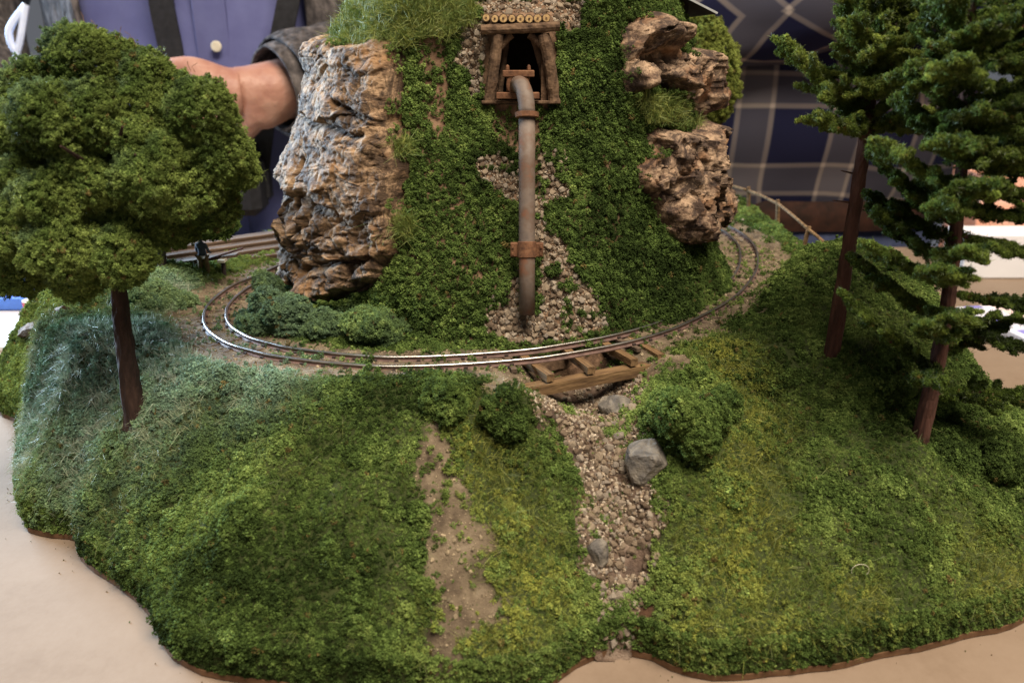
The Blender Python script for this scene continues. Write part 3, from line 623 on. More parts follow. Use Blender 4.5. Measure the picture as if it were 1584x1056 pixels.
# ------------------------------------------------------------------ railway track
track = tag(empty('railway_track', (0, .475, 0)), 'narrow gauge loop of rusty shiny rails laid in dirt', 'railway track')
def rebase(o, parent):
    o.parent = parent; o.matrix_parent_inverse = Matrix.Translation(-Vector(parent.location)); return o
def rail(C, name):
    prof = [(-.0012, 0), (.0012, 0), (.0012, .00035), (.0003, .0008), (.0003, .0016), (.00055, .0019), (.00055, .00235), (.00042, .0025), (-.00042, .0025), (-.00055, .00235), (-.00055, .0019), (-.0003, .0016), (-.0003, .0008), (-.0012, .00035)]
    t = np.roll(C, -1, 0)-np.roll(C, 1, 0); t /= np.linalg.norm(t, axis=1)[:, None]; nr = np.c_[-t[:, 1], t[:, 0]]; n = len(C); m = len(prof); V = []
    for k, (a, z) in enumerate(prof): V.append(np.c_[C+nr*a, np.full(n, z)])
    V = np.stack(V, 1).reshape(-1, 3); F = []; mi = []
    for i in range(n):
        j = (i+1) % n
        for k in range(m): F.append((i*m+k, j*m+k, j*m+(k+1) % m, i*m+(k+1) % m)); mi.append(1 if k in (5, 6, 7, 8, 9) else 0)
    return rebase(link(name, mesh(name, V, F, mi), [M['rail_side'], M['rail_top']]), track)
rail(OUTER, 'rail'); rail(INNER, 'rail')
per = np.r_[0, np.cumsum(np.linalg.norm(np.roll(CENTER, -1, 0)-CENTER, axis=1))]; LEN = per[-1]; CC = np.vstack([CENTER, CENTER[:1]])
def on_track(s):
    s = s % LEN; p = np.array([np.interp(s, per, CC[:, 0]), np.interp(s, per, CC[:, 1])]); s2 = (s+.003) % LEN
    p2 = np.array([np.interp(s2, per, CC[:, 0]), np.interp(s2, per, CC[:, 1])]); t = p2-p; return p, t/np.linalg.norm(t)
mb = MB(); mb.box((0, 0, 0), (.0026, .0205, .0022), bev=.0003); tie_me = mesh('tie', mb.v, mb.f); tie_me.materials.append(M['tie'])
NT = int(LEN/.0097); clips = MB(); BR0 = np.array([.006, .3186]); BR1 = np.array([.064, .347])
for k in range(NT):
    s = k*LEN/NT; p, t = on_track(s); r, dep = stream_field(p[None]); over = (r[0] < 1.0 and p[1] < .4)
    Mz = rot_to((t[0], t[1], 0)); nr = np.array([-t[1], t[0]])
    if not over:
        o = bpy.data.objects.new('tie', tie_me); scn.collection.objects.link(o); o.location = (p[0], p[1], -.0006+random.uniform(-.0004, .0001)); o.rotation_euler = (0, 0, math.atan2(t[1], t[0])+random.uniform(-.03, .03)); rebase(o, track)
        for sg in (-1, 1):
            for e in (-1, 1):
                c = p+nr*(sg*GAUGE/2+e*.0013); clips.box((c[0], c[1], .0006), (.0016, .0009, .0010), Mz)
o = rebase(clips.build('rail_fastening', M['clip']), track); o['kind'] = 'stuff'

# timber bridge
kb = np.argmin(((OUTER-np.array([.030, .3285]))**2).sum(1)); tb_ = OUTER[(kb+6) % 600]-OUTER[(kb-6) % 600]; tb_ /= np.linalg.norm(tb_)
nb = np.array([tb_[1], -tb_[0]]); bc = OUTER[kb]; ang = math.atan2(tb_[1], tb_[0])
bridge = tag(empty('timber_bridge', (bc[0], bc[1], -.006), ang), 'small weathered timber bridge carrying the rails over the stream', 'bridge')
def beam(name, L, w, h, x, y, z, mat, rz=0, bend=0):
    rn = np.random.default_rng(int(abs(x*1e5+y*1e4))+3); nx = 40; V = []; 
    for i in range(nx):
        u = i/(nx-1)-.5
        for (a, b) in [(-1, -1), (-.3, -1), (.35, -1), (1, -1), (1, -.2), (1, .4), (1, 1), (.3, 1), (-.3, 1), (-1, 1), (-1, .3), (-1, -.3)]:
            V.append((u*L, a*w/2*(1+rn.normal()*.012), b*h/2*(1+rn.normal()*.02)))
    V = np.array(V); F = [(i*12+k, (i+1)*12+k, (i+1)*12+(k+1) % 12, i*12+(k+1) % 12) for i in range(nx-1) for k in range(12)]+[tuple(range(12)), tuple((nx-1)*12+k for k in range(11, -1, -1))]
    o = link(name, mesh(name, V, F), mat, bridge); o.location = (x, y, z); o.rotation_euler = (0, 0, rz); return o
# local frame: +x along the track, -y outwards to the front
beam('stringer', .084, .0050, .0048, .002, -.0108, -.0008, M['timber'])
beam('stringer', .060, .0050, .0046, .004, GAUGE+.002, -.0012, M['timber_dark'])
for x, a in [(-.0215, .04), (-.0010, -.03), (.0195, .05), (.034, 0)]:
    beam('tie', .0275, .0036, .0032, x, .0006, .0042, M['timber'], math.pi/2+a)

# ------------------------------------------------------------------ mine portal
PY = .3835
def P3(x, y, Y=PY): return at_Y(x, y, Y)
portal = tag(empty('mine_portal', tuple(P3(803, 158))), 'log framed mine portal set into the hillside above the pipe', 'mine entrance')
def logpart(name, pts, r, mat=M['timber_dark'], n=11, noise=.07, seed=0):
    pp = spline([tuple(p) for p in pts], 14); mb = MB(); mb.tube([Vector(p) for p in pp], [r*(1+.05*math.sin(i*1.7+seed)) for i in range(14)], n, True, noise, 0, seed); return rebase(mb.build(name, mat), portal)
logpart('post', [P3(757, 157), P3(764, 105), P3(771, 53)], .0026, seed=1); logpart('post', [P3(857, 157), P3(851, 105), P3(841, 53)], .0027, seed=2)
logpart('lintel', [P3(744, 46, PY-.001), P3(805, 44, PY-.001), P3(866, 41, PY-.001)], .0022, seed=3)
logpart('brace', [P3(774, 74, PY+.0015), P3(783, 62, PY+.0015), P3(792, 54, PY+.0015)], .0016, seed=4); logpart('brace', [P3(838, 72, PY+.0015), P3(829, 62, PY+.0015), P3(818, 54, PY+.0015)], .0016, seed=5)
logpart('post', [P3(845, 152, PY+.006), P3(838, 105, PY+.006), P3(826, 60, PY+.006)], .0016, seed=6); logpart('post', [P3(772, 152, PY+.008), P3(778, 105, PY+.008), P3(784, 60, PY+.008)], .0014, seed=7)
mb = MB(); mb.box((0, 0, 0), (.036, .0045, .0012), bev=.0002); o = mb.build('sill', M['timber_dark']); o.location = P3(806, 158, PY-.0005); rebase(o, portal)
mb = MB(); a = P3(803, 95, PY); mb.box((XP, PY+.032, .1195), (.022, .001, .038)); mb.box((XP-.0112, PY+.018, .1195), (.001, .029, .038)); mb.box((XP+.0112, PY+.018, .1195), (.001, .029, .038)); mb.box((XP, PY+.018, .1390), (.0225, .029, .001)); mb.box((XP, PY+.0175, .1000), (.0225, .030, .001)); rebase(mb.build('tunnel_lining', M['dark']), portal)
for k, x in enumerate(np.linspace(752, 845, 8)):
    c = P3(x, 28.5+random.uniform(-1, 1), PY-.002); r = .00185*random.uniform(.9, 1.1); mb = MB(); mb.tube([c, c+Vector((0, .0025, 0)), c+Vector((0, .012, .0005))], r, 11, True, .06, 0, k+20); lg = rebase(mb.build('log', M['timber_dark']), portal)
    mb = MB(); mb.tube([c+Vector((0, -.0002, 0)), c+Vector((0, .0001, 0))], [r*.82, r*.84], 11, True, .05, 0, k); mb.tube([c+Vector((0, -.0004, 0)), c+Vector((0, -.0001, 0))], [r*.25, r*.25], 8, True, .1, 1, k)
    e = mb.build('log_end', [M['log_end'], M['timber_dark']]); e.parent = lg

# ------------------------------------------------------------------ pipe
pb = at_Y(815, 487, .3405); pt_ = at_Y(815, 178, .3605); pipe = tag(empty('drain_pipe', tuple(pb)), 'rusty iron pipe running down the scree from the mine portal', 'pipe')
R = .0036
def ppart(name, mb, mat, smooth=True): return rebase(mb.build(name, mat, None, smooth), pipe)
mb = MB(); mb.tube([pb, pb.lerp(pt_, .25), pb.lerp(pt_, .5), pb.lerp(pt_, .75), pt_], R, 28); ppart('pipe_body', mb, M['rust_pipe'])
fl = at_Y(801, 131, .3785); ax = (pt_-pb).normalized()
el = []
p0 = pt_; p1 = pt_+ax*.011; 
for t in np.linspace(0, 1, 14):
    el.append((1-t)**3*p0+3*(1-t)**2*t*p1+3*(1-t)*t*t*(fl+Vector((.001, -.010, .0015)))+t**3*fl)
mb = MB(); mb.tube(el, [R*1.0]*14, 28); ppart('elbow', mb, M['rust_pipe'])
mb = MB(); mb.tube([pt_-ax*.0012, pt_-ax*.0010, pt_+ax*.0010, pt_+ax*.0012], [R*1.25, R*1.45, R*1.45, R*1.25], 28); ppart('flange', mb, M['rust'], False)
mb = MB(); d = Vector((0, 1, 0)); mb.tube([fl-d*.0006, fl-d*.0003, fl+d*.0012, fl+d*.0015], [.0048, .0052, .0052, .0048], 28); ppart('flange', mb, M['rust'], False)
for z_, w, nm in [(114, .0142, 'valve_plate'), (148, .0195, 'valve_plate')]:
    c = at_Y(802 if z_ == 114 else 801, z_, .3795); mb = MB(); mb.box((0, 0, 0), (w, .004, .0028), bev=.0003); o = mb.build(nm, M['rust']); o.location = c; rebase(o, pipe)
for x in (785, 818):
    a, b = at_Y(x, 106, .3795), at_Y(x, 146, .3795); mb = MB(); mb.tube([a, b], .0005, 10); mb.tube([a+Vector((0, 0, -.0006)), a+Vector((0, 0, .0009)), a+Vector((0, 0, .0016))], [.0009, .0008, .0002], 6); ppart('bolt', mb, M['rust'], False)
c = pb.lerp(pt_, (487-384)/(487-178.)); mb = MB(); mb.tube([c-ax*.0036, c-ax*.0033, c+ax*.0033, c+ax*.0036], [R*1.08, R*1.17, R*1.17, R*1.08], 28); cl = ppart('clamp', mb, M['rust'], False)
for sg in (-1, 1):
    mb = MB(); mb.box(c+Vector((sg*.0056, .0004, 0)), (.0034, .0026, .0062), bev=.0003); mb.box(c+Vector((sg*.0062, -.0012, .0016)), (.0010, .0008, .0010)); mb.box(c+Vector((sg*.0062, -.0012, -.0016)), (.0010, .0008, .0010)); lg = mb.build('lug', M['rust']); lg.parent = cl

# ------------------------------------------------------------------ ground cover on the terrain
def terrain_normals(P):
    e = .002; hx = (height(P+[e, 0])-height(P-[e, 0]))/(2*e); hy = (height(P+[0, e])-height(P-[0, e]))/(2*e); n = np.c_[-hx, -hy, np.ones(len(P))]; return n/np.linalg.norm(n, axis=1)[:, None]
def gz(P, pts, s):
    """soft blobs round world points found from photo pixels"""
    r = np.zeros(len(P))
    for (x, y, k) in pts:
        c = on_terrain(x, y); r = np.maximum(r, np.exp(-((P[:, 0]-c.x)**2+(P[:, 1]-c.y)**2)/(k*s)**2))
    return r
def sample_terrain(n):
    Q = RNG.uniform([-.32, .215], [.275, .82], (n, 2)); w = np.where(Q[:, 1] > .52, .35, 1.0); Q = Q[RNG.random(n) < w]; Q = Q[inside(Q, EDGE)]
    h = height(Q); Q = Q[h > -.083]; nr = terrain_normals(Q); keep = RNG.random(len(Q)) < np.clip(1/np.maximum(nr[:, 2], .25)/2.6, 0, 1); return Q[keep], nr[keep]
YEL = [(745, 700, .6), (765, 760, .7), (800, 830, .8), (825, 890, .7), (790, 950, .7), (745, 1010, .8), (1160, 640, .7), (1150, 710, .7), (1140, 860, .9), (1180, 800, .6), (1330, 940, .6), (1560, 930, .9), (1200, 1010, .7), (1125, 560, .7), (1080, 990, .5)]
PALE_SHEEN = [(230, 520, 1.3), (280, 560, 1.2), (110, 540, 1.2), (150, 600, 1.2), (420, 580, .8), (260, 460, 1), (330, 560, 1), (60, 640, 1.2)]  # pale grass on the left bank, with window sheen painted into the colour
Q, nr = sample_terrain(1400000)
P3d = np.c_[Q, height(Q)]; nn = fbm(np.c_[Q, Q[:, 0]*0]*120, 3, 21)
dm = dirt_mask(Q, nn); rs, _ = stream_field(Q); hill_in = np.hypot(Q[:, 0]-HC[0], Q[:, 1]-HC[1]) < .118
yel = gz(Q, YEL, .022); pale_sheen = gz(Q, PALE_SHEEN, .023); bare = gz(Q, [(1235, 555, .9), (1330, 530, .5), (1440, 640, .6)], .014)
lowc = fbm(np.c_[Q, Q[:, 0]*0]*38, 3, 61)
inbed = in_bed(Q); bedn = fbm(np.c_[Q, Q[:, 0]*0]*75, 2, 83)
pr = (1-.94*dm)*(1-.96*inbed*(bedn < .12+.25*vnoise(np.c_[Q, Q[:, 0]*0]*300, 2)))*(1-.30*yel*(lowc < .2))*(1-.35*pale_sheen)*(1-.85*bare)*np.clip(.95+.3*lowc, .6, 1)
keep = (RNG.random(len(Q)) < pr) & ~hill_in
Qk = Q[keep]; Pk = P3d[keep]; k_l = lowc[keep]; n_ = len(Qk)
big = fbm(Pk*95, 2, 97); scl = (.00034+.0009*RNG.random(n_)**2.2+.0010*(big > .10)*RNG.random(n_))*(1+.45*np.clip(k_l, -.6, 1))*(1-.3*yel[keep])
scl = np.where(inbed[keep], scl*.75, scl)
Pk = Pk+nr[keep]*(scl*RNG.uniform(-.1, .8, n_)+.0026*np.clip(big, 0, 1)*RNG.random(n_))[:, None]
tag(scatter('ground_foam', 'clump', CLUMP, Pk, scl, rand_rot(n_), foam_col(Pk, .65*yel[keep]*(RNG.random(n_) < .6), .8*pale_sheen[keep], .06), None), 'crumbly green ground foam covering the hillside', 'ground cover', None, 'stuff')
print('terrain foam', n_)
k_ = RNG.integers(0, len(EDGE), 34000); f_ = RNG.random((34000, 1)); E0 = EDGE[k_]*(1-f_)+EDGE[(k_+1) % len(EDGE)]*f_; m_ = (E0[:, 1] < .56) & (np.hypot(E0[:, 0]-STREAM[-1, 0], E0[:, 1]-STREAM[-1, 1]) > .0095); E0 = E0[m_]; cn = EDGE.mean(0); E0 = E0+(cn-E0)*RNG.uniform(-.001, .006, (len(E0), 1)); z_ = RNG.uniform(-.0768, -.063, len(E0)); P_ = np.c_[E0, z_]; n_ = len(P_)
tag(scatter('edge_foam', 'clump', CLUMP, P_, .0005+.0011*RNG.random(n_)**2, rand_rot(n_), foam_col(P_, None, None, -.1), None), 'green foam lining the rim of the base board', 'ground cover', None, 'stuff')
k_ = RNG.integers(0, len(EDGE), 260); E1 = EDGE[k_]; cn = EDGE.mean(0); dv2 = (E1-cn)/np.linalg.norm(E1-cn, axis=1)[:, None]; E1 = E1+dv2*(.0005+.011*RNG.random((260, 1))**2.5)+RNG.normal(0, .002, (260, 2)); E1 = E1[~inside(E1, EDGE) & (seg_dist(E1, EDGE)[0] > .0012)]; n_ = len(E1); P_ = np.c_[E1, np.full(n_, TABLE_Z+.0003)]
tag(scatter('loose_crumbs', 'pebble', PEB, P_, RNG.uniform(.00015, .0005, n_), rand_rot(n_), mixc((.05, .08, .02), (.14, .09, .05), RNG.random(n_)), None), 'loose crumbs of foam fallen on the table by the board', 'crumbs', None, 'stuff')
# fibres / static grass
pr = np.clip(.05+1.0*yel+.8*pale_sheen+.10*(lowc < -.2), 0, 1)*(1-dm**2)*(1-inbed)*(1-.6*bare)+.03*dm*(RNG.random(len(Q)) < .3)
keep = (RNG.random(len(Q)) < pr*.16) & ~hill_in
Qk = Q[keep]; n_ = len(Qk); t = RNG.random(n_)
c = mixc((.10, .15, .03), (.30, .30, .06), t*(.4+.6*yel[keep])); c = c*(1-.8*pale_sheen[keep][:, None])+np.array((.62, .68, .56))*(.8*pale_sheen[keep][:, None]); lean = nr[keep]*.5+np.array([0, 0, .6]); lean /= np.linalg.norm(lean, axis=1)[:, None]  # pale fibres, whitened further to carry the painted window sheen
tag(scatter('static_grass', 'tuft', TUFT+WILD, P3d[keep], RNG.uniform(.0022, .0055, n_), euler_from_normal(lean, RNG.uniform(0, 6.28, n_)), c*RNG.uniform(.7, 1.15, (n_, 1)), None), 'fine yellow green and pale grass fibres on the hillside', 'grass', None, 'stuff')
print('terrain grass', n_)
# grit on the dirt
keep = (RNG.random(len(Q)) < (dm > .25)*.30) & ~hill_in
Qk = Q[keep]; n_ = len(Qk)
tag(scatter('dirt_grit', 'pebble', PEB, P3d[keep], RNG.uniform(.00016, .00055, n_)*(1+1.6*(RNG.random(n_) < .07)), rand_rot(n_), np.array((.28, .22, .14))*RNG.uniform(.4, 1.3, (n_, 1)), None), 'loose brown grit on the dirt beside the rails', 'grit', None, 'stuff')

# ------------------------------------------------------------------ foam on the hill
n_ = 210000
ph = RNG.uniform(-math.pi, math.pi, n_); zz = RNG.uniform(-.004, ZT, n_); back = (np.abs(ph) > 1.9) & (RNG.random(n_) < .75); ph = ph[~back]; zz = zz[~back]
P = hill_pt(ph, zz); e = 1e-3
dpd = (hill_pt(ph+e/.1, zz)-hill_pt(ph-e/.1, zz)); dz = hill_pt(ph, zz+e)-hill_pt(ph, zz-e); nh = np.cross(dpd, dz); nh /= np.linalg.norm(nh, axis=1)[:, None]
px = project(P); front = P[:, 1] < HC[1]+.03; no = np.zeros(len(P), bool); nz_ = 5*vnoise(np.c_[px/16., px[:, :1]*0], 4)
mossy = (fbm(np.c_[px/22., px[:, :1]*0], 2, 24) > .34) & (px[:, 1] > 230)
for poly in SCREE: no |= (sdist(px, poly) > 1+nz_*.6) & front & ~mossy
for poly in CL.values(): no |= (sdist(px, poly) > 9+nz_) & (P[:, 1] < HC[1]+.06)
no |= (np.abs(P[:, 0]-XP) < .0165) & (P[:, 2] > .101) & (P[:, 2] < .1435) & front
bare = [[(762,160),(800,162),(806,240),(800,240),(778,222),(762,205)], [(838,162),(860,160),(856,214),(846,220),(838,200)], [(646,62),(688,52),(694,110),(690,200),(676,210),(655,170)], [(800,180),(840,180),(840,310),(806,310)]]
bz = np.zeros(len(P), bool)
for poly in bare: bz |= inside(px, poly) & front
lowh = fbm(P*38, 3, 66)
keep = ~no & ~(bz & (RNG.random(len(P)) < .82)) & (RNG.random(len(P)) < .86+.3*lowh)
P = P[keep]; nh = nh[keep]; px = px[keep]; n_ = len(P)
scl = (.0005+.0012*RNG.random(n_)**1.8)*(1+.45*np.clip(lowh[keep], -.5, 1)); P2 = P+nh*(scl*RNG.uniform(0, 1.5, n_))[:, None]
tl = np.clip((P[:, 2]-.135)/.02, 0, 1)*np.clip((-P[:, 0]-.02)/.03, 0, 1)
o = scatter('hill_foam', 'clump', CLUMP, P2, scl, rand_rot(n_), foam_col(P2, .35*tl, .45*np.clip((-P[:, 0]-.07)/.05, 0, 1)*np.clip((.06-P[:, 2])/.04, 0, 1), -.07), None); tag(o, 'crumbly dark green foam foliage clinging to the hill', 'foliage', None, 'stuff')
# foam and moss creeping over the cliff edges
n_ = 60000; ph = RNG.uniform(-1.75, 1.75, n_); zz = RNG.uniform(.005, ZT, n_); Pb = hill_pt(ph, zz); px = project(Pb); sd = np.full(n_, -99.)
for poly in CL.values(): sd = np.maximum(sd, sdist(px, poly))
nz_ = fbm(np.c_[px/26., px[:, :1]*0], 3, 14); keep = (sd > -4) & (sd < 6+26*np.maximum(nz_, -.1)) & (px[:, 0] > 455) & (px[:, 0] < 1092) & (RNG.random(n_) < .8)
ph = ph[keep]; zz = zz[keep]; sd = sd[keep]; r_ = hill_R(ph, zz)+.0015+.0085*sstep(0, 14, sd)+RNG.uniform(-.001, .002, len(ph)); Pm = np.c_[HC[0]+np.sin(ph)*r_, HC[1]-np.cos(ph)*r_, zz]; n_ = len(Pm)
tag(scatter('cliff_moss', 'clump', CLUMP, Pm, .0004+.001*RNG.random(n_)**2, rand_rot(n_), foam_col(Pm, None, None, 0), None), 'green foam moss creeping over the edges of the cliffs', 'moss', None, 'stuff')
# top cap foam
n_ = 14000; a = RNG.uniform(-math.pi, math.pi, n_); s = np.sqrt(RNG.uniform(0, 1, n_)); rr = hill_R(a, np.full(n_, ZT))*(1-s)
# grass on ledges and the hilltop rim
def px_tufts(polys, n, lo, hi, L, surf):
    out = []
    for poly in polys:
        PP, ok = on_hill_many(sample_poly(poly, int(poly_area(poly)*.075))); out += [tuple(p) for p in PP[ok]]
    return np.array(out)
G1 = px_tufts([[(500,10),(640,0),(730,0),(735,40),(690,62),(600,66),(560,64),(500,80),(485,80)], [(985,152),(1040,150),(1080,190),(1095,200),(1000,192)], [(600,228),(640,215),(640,240),(610,246)], [(585,335),(640,335),(640,372),(600,370)], [(480,62),(560,58),(640,52),(640,74),(560,76),(480,84)], [(1062,110),(1096,108),(1100,140),(1072,136)]], 420, 0, 0, 0, lambda x, y: on_hill(x, y))
G1 = G1+np.array([0, -.006, .001]); n_ = len(G1); up = np.tile([0, -.45, .85], (n_, 1))+RNG.normal(0, .25, (n_, 3)); up /= np.linalg.norm(up, axis=1)[:, None]
tag(scatter('ledge_grass', 'tuft', TUFT+WILD, G1, RNG.uniform(.003, .0065, n_), euler_from_normal(up, RNG.uniform(0, 6.28, n_)), mixc((.09, .16, .035), (.28, .30, .07), RNG.random(n_)), None), 'bright green grass fibres on the rim and ledges of the cliffs', 'grass', None, 'stuff')

# ------------------------------------------------------------------ shrubs and trees
def lobe_points(lobes, spacing, inner=.25):
    """points on the union surface of ellipsoid lobes (c, r3)"""
    out = []; nr_ = []
    for i, (c, r) in enumerate(lobes):
        c = np.array(c); r = np.array(r); n = int(4*math.pi*(r.mean()**2)/spacing**2); d = RNG.normal(size=(n, 3)); d /= np.linalg.norm(d, axis=1)[:, None]
        rad = 1+.30*fbm(d*2.6+i*7, 4, i, .6)[:, None]+.20*np.maximum(0, vnoise(d*9+i*3, i+40))[:, None]-.25*np.maximum(0, vnoise(d*6+i*5, i+70)-.25)[:, None]; rad = rad*(1-inner*RNG.random((n, 1))**2.5); p = c+d*r*rad; ok = np.ones(n, bool)
        for j, (c2, r2) in enumerate(lobes):
            if j != i: ok &= (((p-np.array(c2))/np.array(r2))**2).sum(1) > .62
        out.append(p[ok]); nr_.append(d[ok])
    return np.vstack(out), np.vstack(nr_)
def shrub(px, py, rx, rz, label, Y=None, seed=0, col=None, blue=0, surf='terrain', grp='foam shrubs of the landscape', base=0, sc=1.0):
    B = Vector(on_terrain(px, py)) if Y is None else Vector(Y)
    root = tag(empty('shrub', tuple(B)), label, 'shrub', grp); r = random.Random(seed); lob = []
    for k in range(13):
        a = r.uniform(0, 6.28); f = r.uniform(.1, .8); q_ = r.uniform(.28, .5); lob.append(((rx*f*math.cos(a), rx*f*math.sin(a)*.8, rz*r.uniform(.1, .85)*(1-.3*f)), (rx*q_, rx*q_, rz*q_*.9)))
    P, _ = lobe_points(lob, .00115*sc); n = len(P)
    c = foam_col(P+np.array(B), None, np.full(n, blue), base)
    if col is not None: c = c*np.asarray(col)
    o = scatter('foliage', 'clump', CLUMP, P, RNG.uniform(.0006, .0014, n)*sc, rand_rot(n), c, root); o['kind'] = 'stuff'
    mb = MB(); 
    for k in range(3):
        a = r.uniform(0, 6.28); mb.tube([(0, 0, -.002), (rx*.2*math.cos(a), rx*.2*math.sin(a), rz*.4), (rx*.4*math.cos(a), rx*.4*math.sin(a), rz*.8)], [.0008, .0006, .0003], 6)
    mb.build('stem', M['bark'], root); return root
shrub(412, 452, .0085, .016, 'small dark bush tucked against the foot of the tan cliff', at_z(415, 462, 0), 1, None, .25)
shrub(440, 500, .017, .017, 'blue green bush beside the inner rail under the tan cliff', at_z(436, 508, 0), 2, None, .35)
shrub(500, 520, .013, .011, 'low bush beside the inner rail between the blue green bush and the scree', at_z(505, 520, 0), 12, None, .25)
shrub(585, 520, .016, .014, 'rounded bush at the foot of the hill below the cliff corner', at_z(590, 524, 0), 3, None, .1)
shrub(682, 640, .0095, .0125, 'round leafy bush on the track edge above the bare dirt patch', None, 4)
shrub(776, 672, .0092, .0155, 'upright bush at the left abutment of the timber bridge', None, 5)
shrub(1062, 684, .0165, .0225, 'large dense bush on the bank above the big grey boulder', None, 6)
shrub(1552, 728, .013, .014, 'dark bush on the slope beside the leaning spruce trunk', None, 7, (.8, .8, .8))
shrub(1110, 640, .009, .012, 'small bush growing against the large dense bush on the bank', None, 15)

def crown_obj(root, P, sc, col): 
    n = len(P); o = scatter('crown', 'clump', CLUMP, P, sc, rand_rot(n), col, root); o['kind'] = 'stuff'; return o
# broad tree
B = on_terrain(208, 640); TY = B.y
tree = tag(empty('broadleaf_tree', tuple(B)), 'large tree with billowing green foam crown and dark brown trunk', 'tree')
lobes_px = [(128,92,62,.004),(180,105,55,.012),(228,120,48,.006),(55,140,58,.006),(5,160,62,.012),(85,185,68,-.014),(150,178,60,-.01),(30,205,60,-.004),(215,165,52,.0),(268,150,46,.008),(312,172,58,-.006),(262,205,50,.004),(340,238,56,-.002),(372,265,34,.004),(232,275,60,-.014),(205,215,40,-.012),(255,240,40,-.012),(150,285,42,-.014),(275,310,38,-.01),(300,285,55,-.004),(330,320,46,.006),(185,240,60,.004),(80,310,62,-.016),(40,265,40,-.012),(120,255,42,-.014),(22,350,66,-.012),(-35,300,70,.0),(-30,210,60,.008),(140,330,60,-.004),(98,380,66,-.018),(185,395,58,-.014),(30,420,50,-.004),(-40,400,60,.004),(120,432,44,-.004),(210,340,56,-.002),(262,345,54,.01),(150,270,70,.028),(40,290,70,.028),(240,220,70,.03),(120,180,70,.03),(300,245,56,.024)]
lob = []
for x, y, r, dy in lobes_px:
    c = at_Y(x, y, TY+dy)-B; rr = r/FPX*TY*CT*1.04*.86; lob.append((tuple(c), (rr, rr*.9, rr*.92)))
P, d = lobe_points(lob, .0008, .3); n = len(P)
blue = np.clip(-d[:, 0]*.6+d[:, 2]*.5-.35, 0, 1)*np.clip((.06-P[:, 0])/.08, 0, 1)  # cool window light painted on crown faces turned up and left
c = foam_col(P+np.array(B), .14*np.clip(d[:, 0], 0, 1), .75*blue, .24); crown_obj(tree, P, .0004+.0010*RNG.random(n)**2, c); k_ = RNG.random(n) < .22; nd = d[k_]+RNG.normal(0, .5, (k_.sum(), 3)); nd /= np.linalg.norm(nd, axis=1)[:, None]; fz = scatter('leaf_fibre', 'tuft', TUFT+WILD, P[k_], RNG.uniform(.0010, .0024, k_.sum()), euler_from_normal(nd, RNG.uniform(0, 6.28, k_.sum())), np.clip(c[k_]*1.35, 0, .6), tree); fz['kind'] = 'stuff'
tr = [B*0+Vector((0, 0, -.006)), at_Y(196, 555, TY)-B, at_Y(186, 470, TY)-B, at_Y(180, 380, TY)-B, at_Y(180, 250, TY)-B]
mb = MB(); mb.tube([Vector(p) for p in spline([tuple(p) for p in tr], 26)], [.0043+.0014*math.exp(-i*.9)+.0-.00009*i for i in range(26)], 16, True, .1, 0, 3); trunk = mb.build('trunk', M['bark'], tree)
mb = MB()
for k in range(9):
    a = random.uniform(0, 6.28); s0 = Vector(tr[3]).lerp(Vector(tr[4]), random.uniform(0, .9)); e_ = s0+Vector((math.cos(a)*.03, math.sin(a)*.03, .022)); mb = MB(); mb.tube([s0, s0.lerp(e_, .5)+Vector((0, 0, .003)), e_], [.0016, .001, .0004], 7); mb.build('limb', M['bark'], tree)
# curly wisps of fibre above the crown
mb = MB()
for (x, y) in [(130, 20), (185, 42), (200, 50), (210, 58), (295, 95), (302, 98), (150, 32)]:
    c0 = at_Y(x, y+14, TY)-B; mb.tube([c0, c0+Vector((random.uniform(-.001, .001), 0, .002)), c0+Vector((random.uniform(-.002, .002), 0, .0032))], .00010, 5)
o = mb.build('wisp', M['timber'], tree); o['kind'] = 'stuff'

# second tree behind it
B2 = at_z(249, 432, 0.004); Y2 = B2.y
t2 = tag(empty('broadleaf_tree', tuple(B2)), 'smaller dark crowned tree behind the big one, beside the planks', 'tree')
lob = []
for x, y, r, dy in [(250,330,48,0),(300,330,46,0),(210,335,44,.01),(325,300,40,.01),(275,290,60,.01),(340,345,26,-.01)]:
    c = at_Y(x, y, Y2+dy)-B2; rr = r/FPX*Y2; lob.append((tuple(c), (rr, rr, rr*.85)))
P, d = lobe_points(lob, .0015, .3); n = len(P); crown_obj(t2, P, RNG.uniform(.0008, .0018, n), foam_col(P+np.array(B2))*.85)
mb = MB(); mb.tube([(0, 0, -.003), at_Y(250, 385, Y2)-B2, at_Y(248, 330, Y2)-B2], [.0028, .0022, .0018], 12, True, .08); mb.build('trunk', M['bark_grey'], t2)
# blurred olive tree behind the hill
B3 = at_z(1112, 262, .0); B3 = Vector((.165, .66, .0)); 
t3 = tag(empty('broadleaf_tree', tuple(B3)), 'olive green tree standing behind the hill below the shed roof', 'tree'); lob = []
for x, y, r, dy in [(1085,60,34,0),(1102,95,36,0),(1108,135,32,0),(1085,120,36,0),(1070,80,34,0),(1108,165,22,0),(1070,150,30,0)]:
    c = at_Y(x, y, B3.y+dy)-B3; rr = r/FPX*B3.y; lob.append((tuple(c), (rr, rr, rr)))
P, d = lobe_points(lob, .0017, .3); n = len(P); crown_obj(t3, P, RNG.uniform(.0009, .002, n), foam_col(P+np.array(B3), np.full(n, .35), None, .15))
mb = MB(); mb.tube([(0, 0, -.004), at_Y(1116, 230, B3.y)-B3, at_Y(1108, 150, B3.y)-B3], [.0034, .003, .002], 12, True, .08); mb.build('trunk', M['bark_red'], t3)

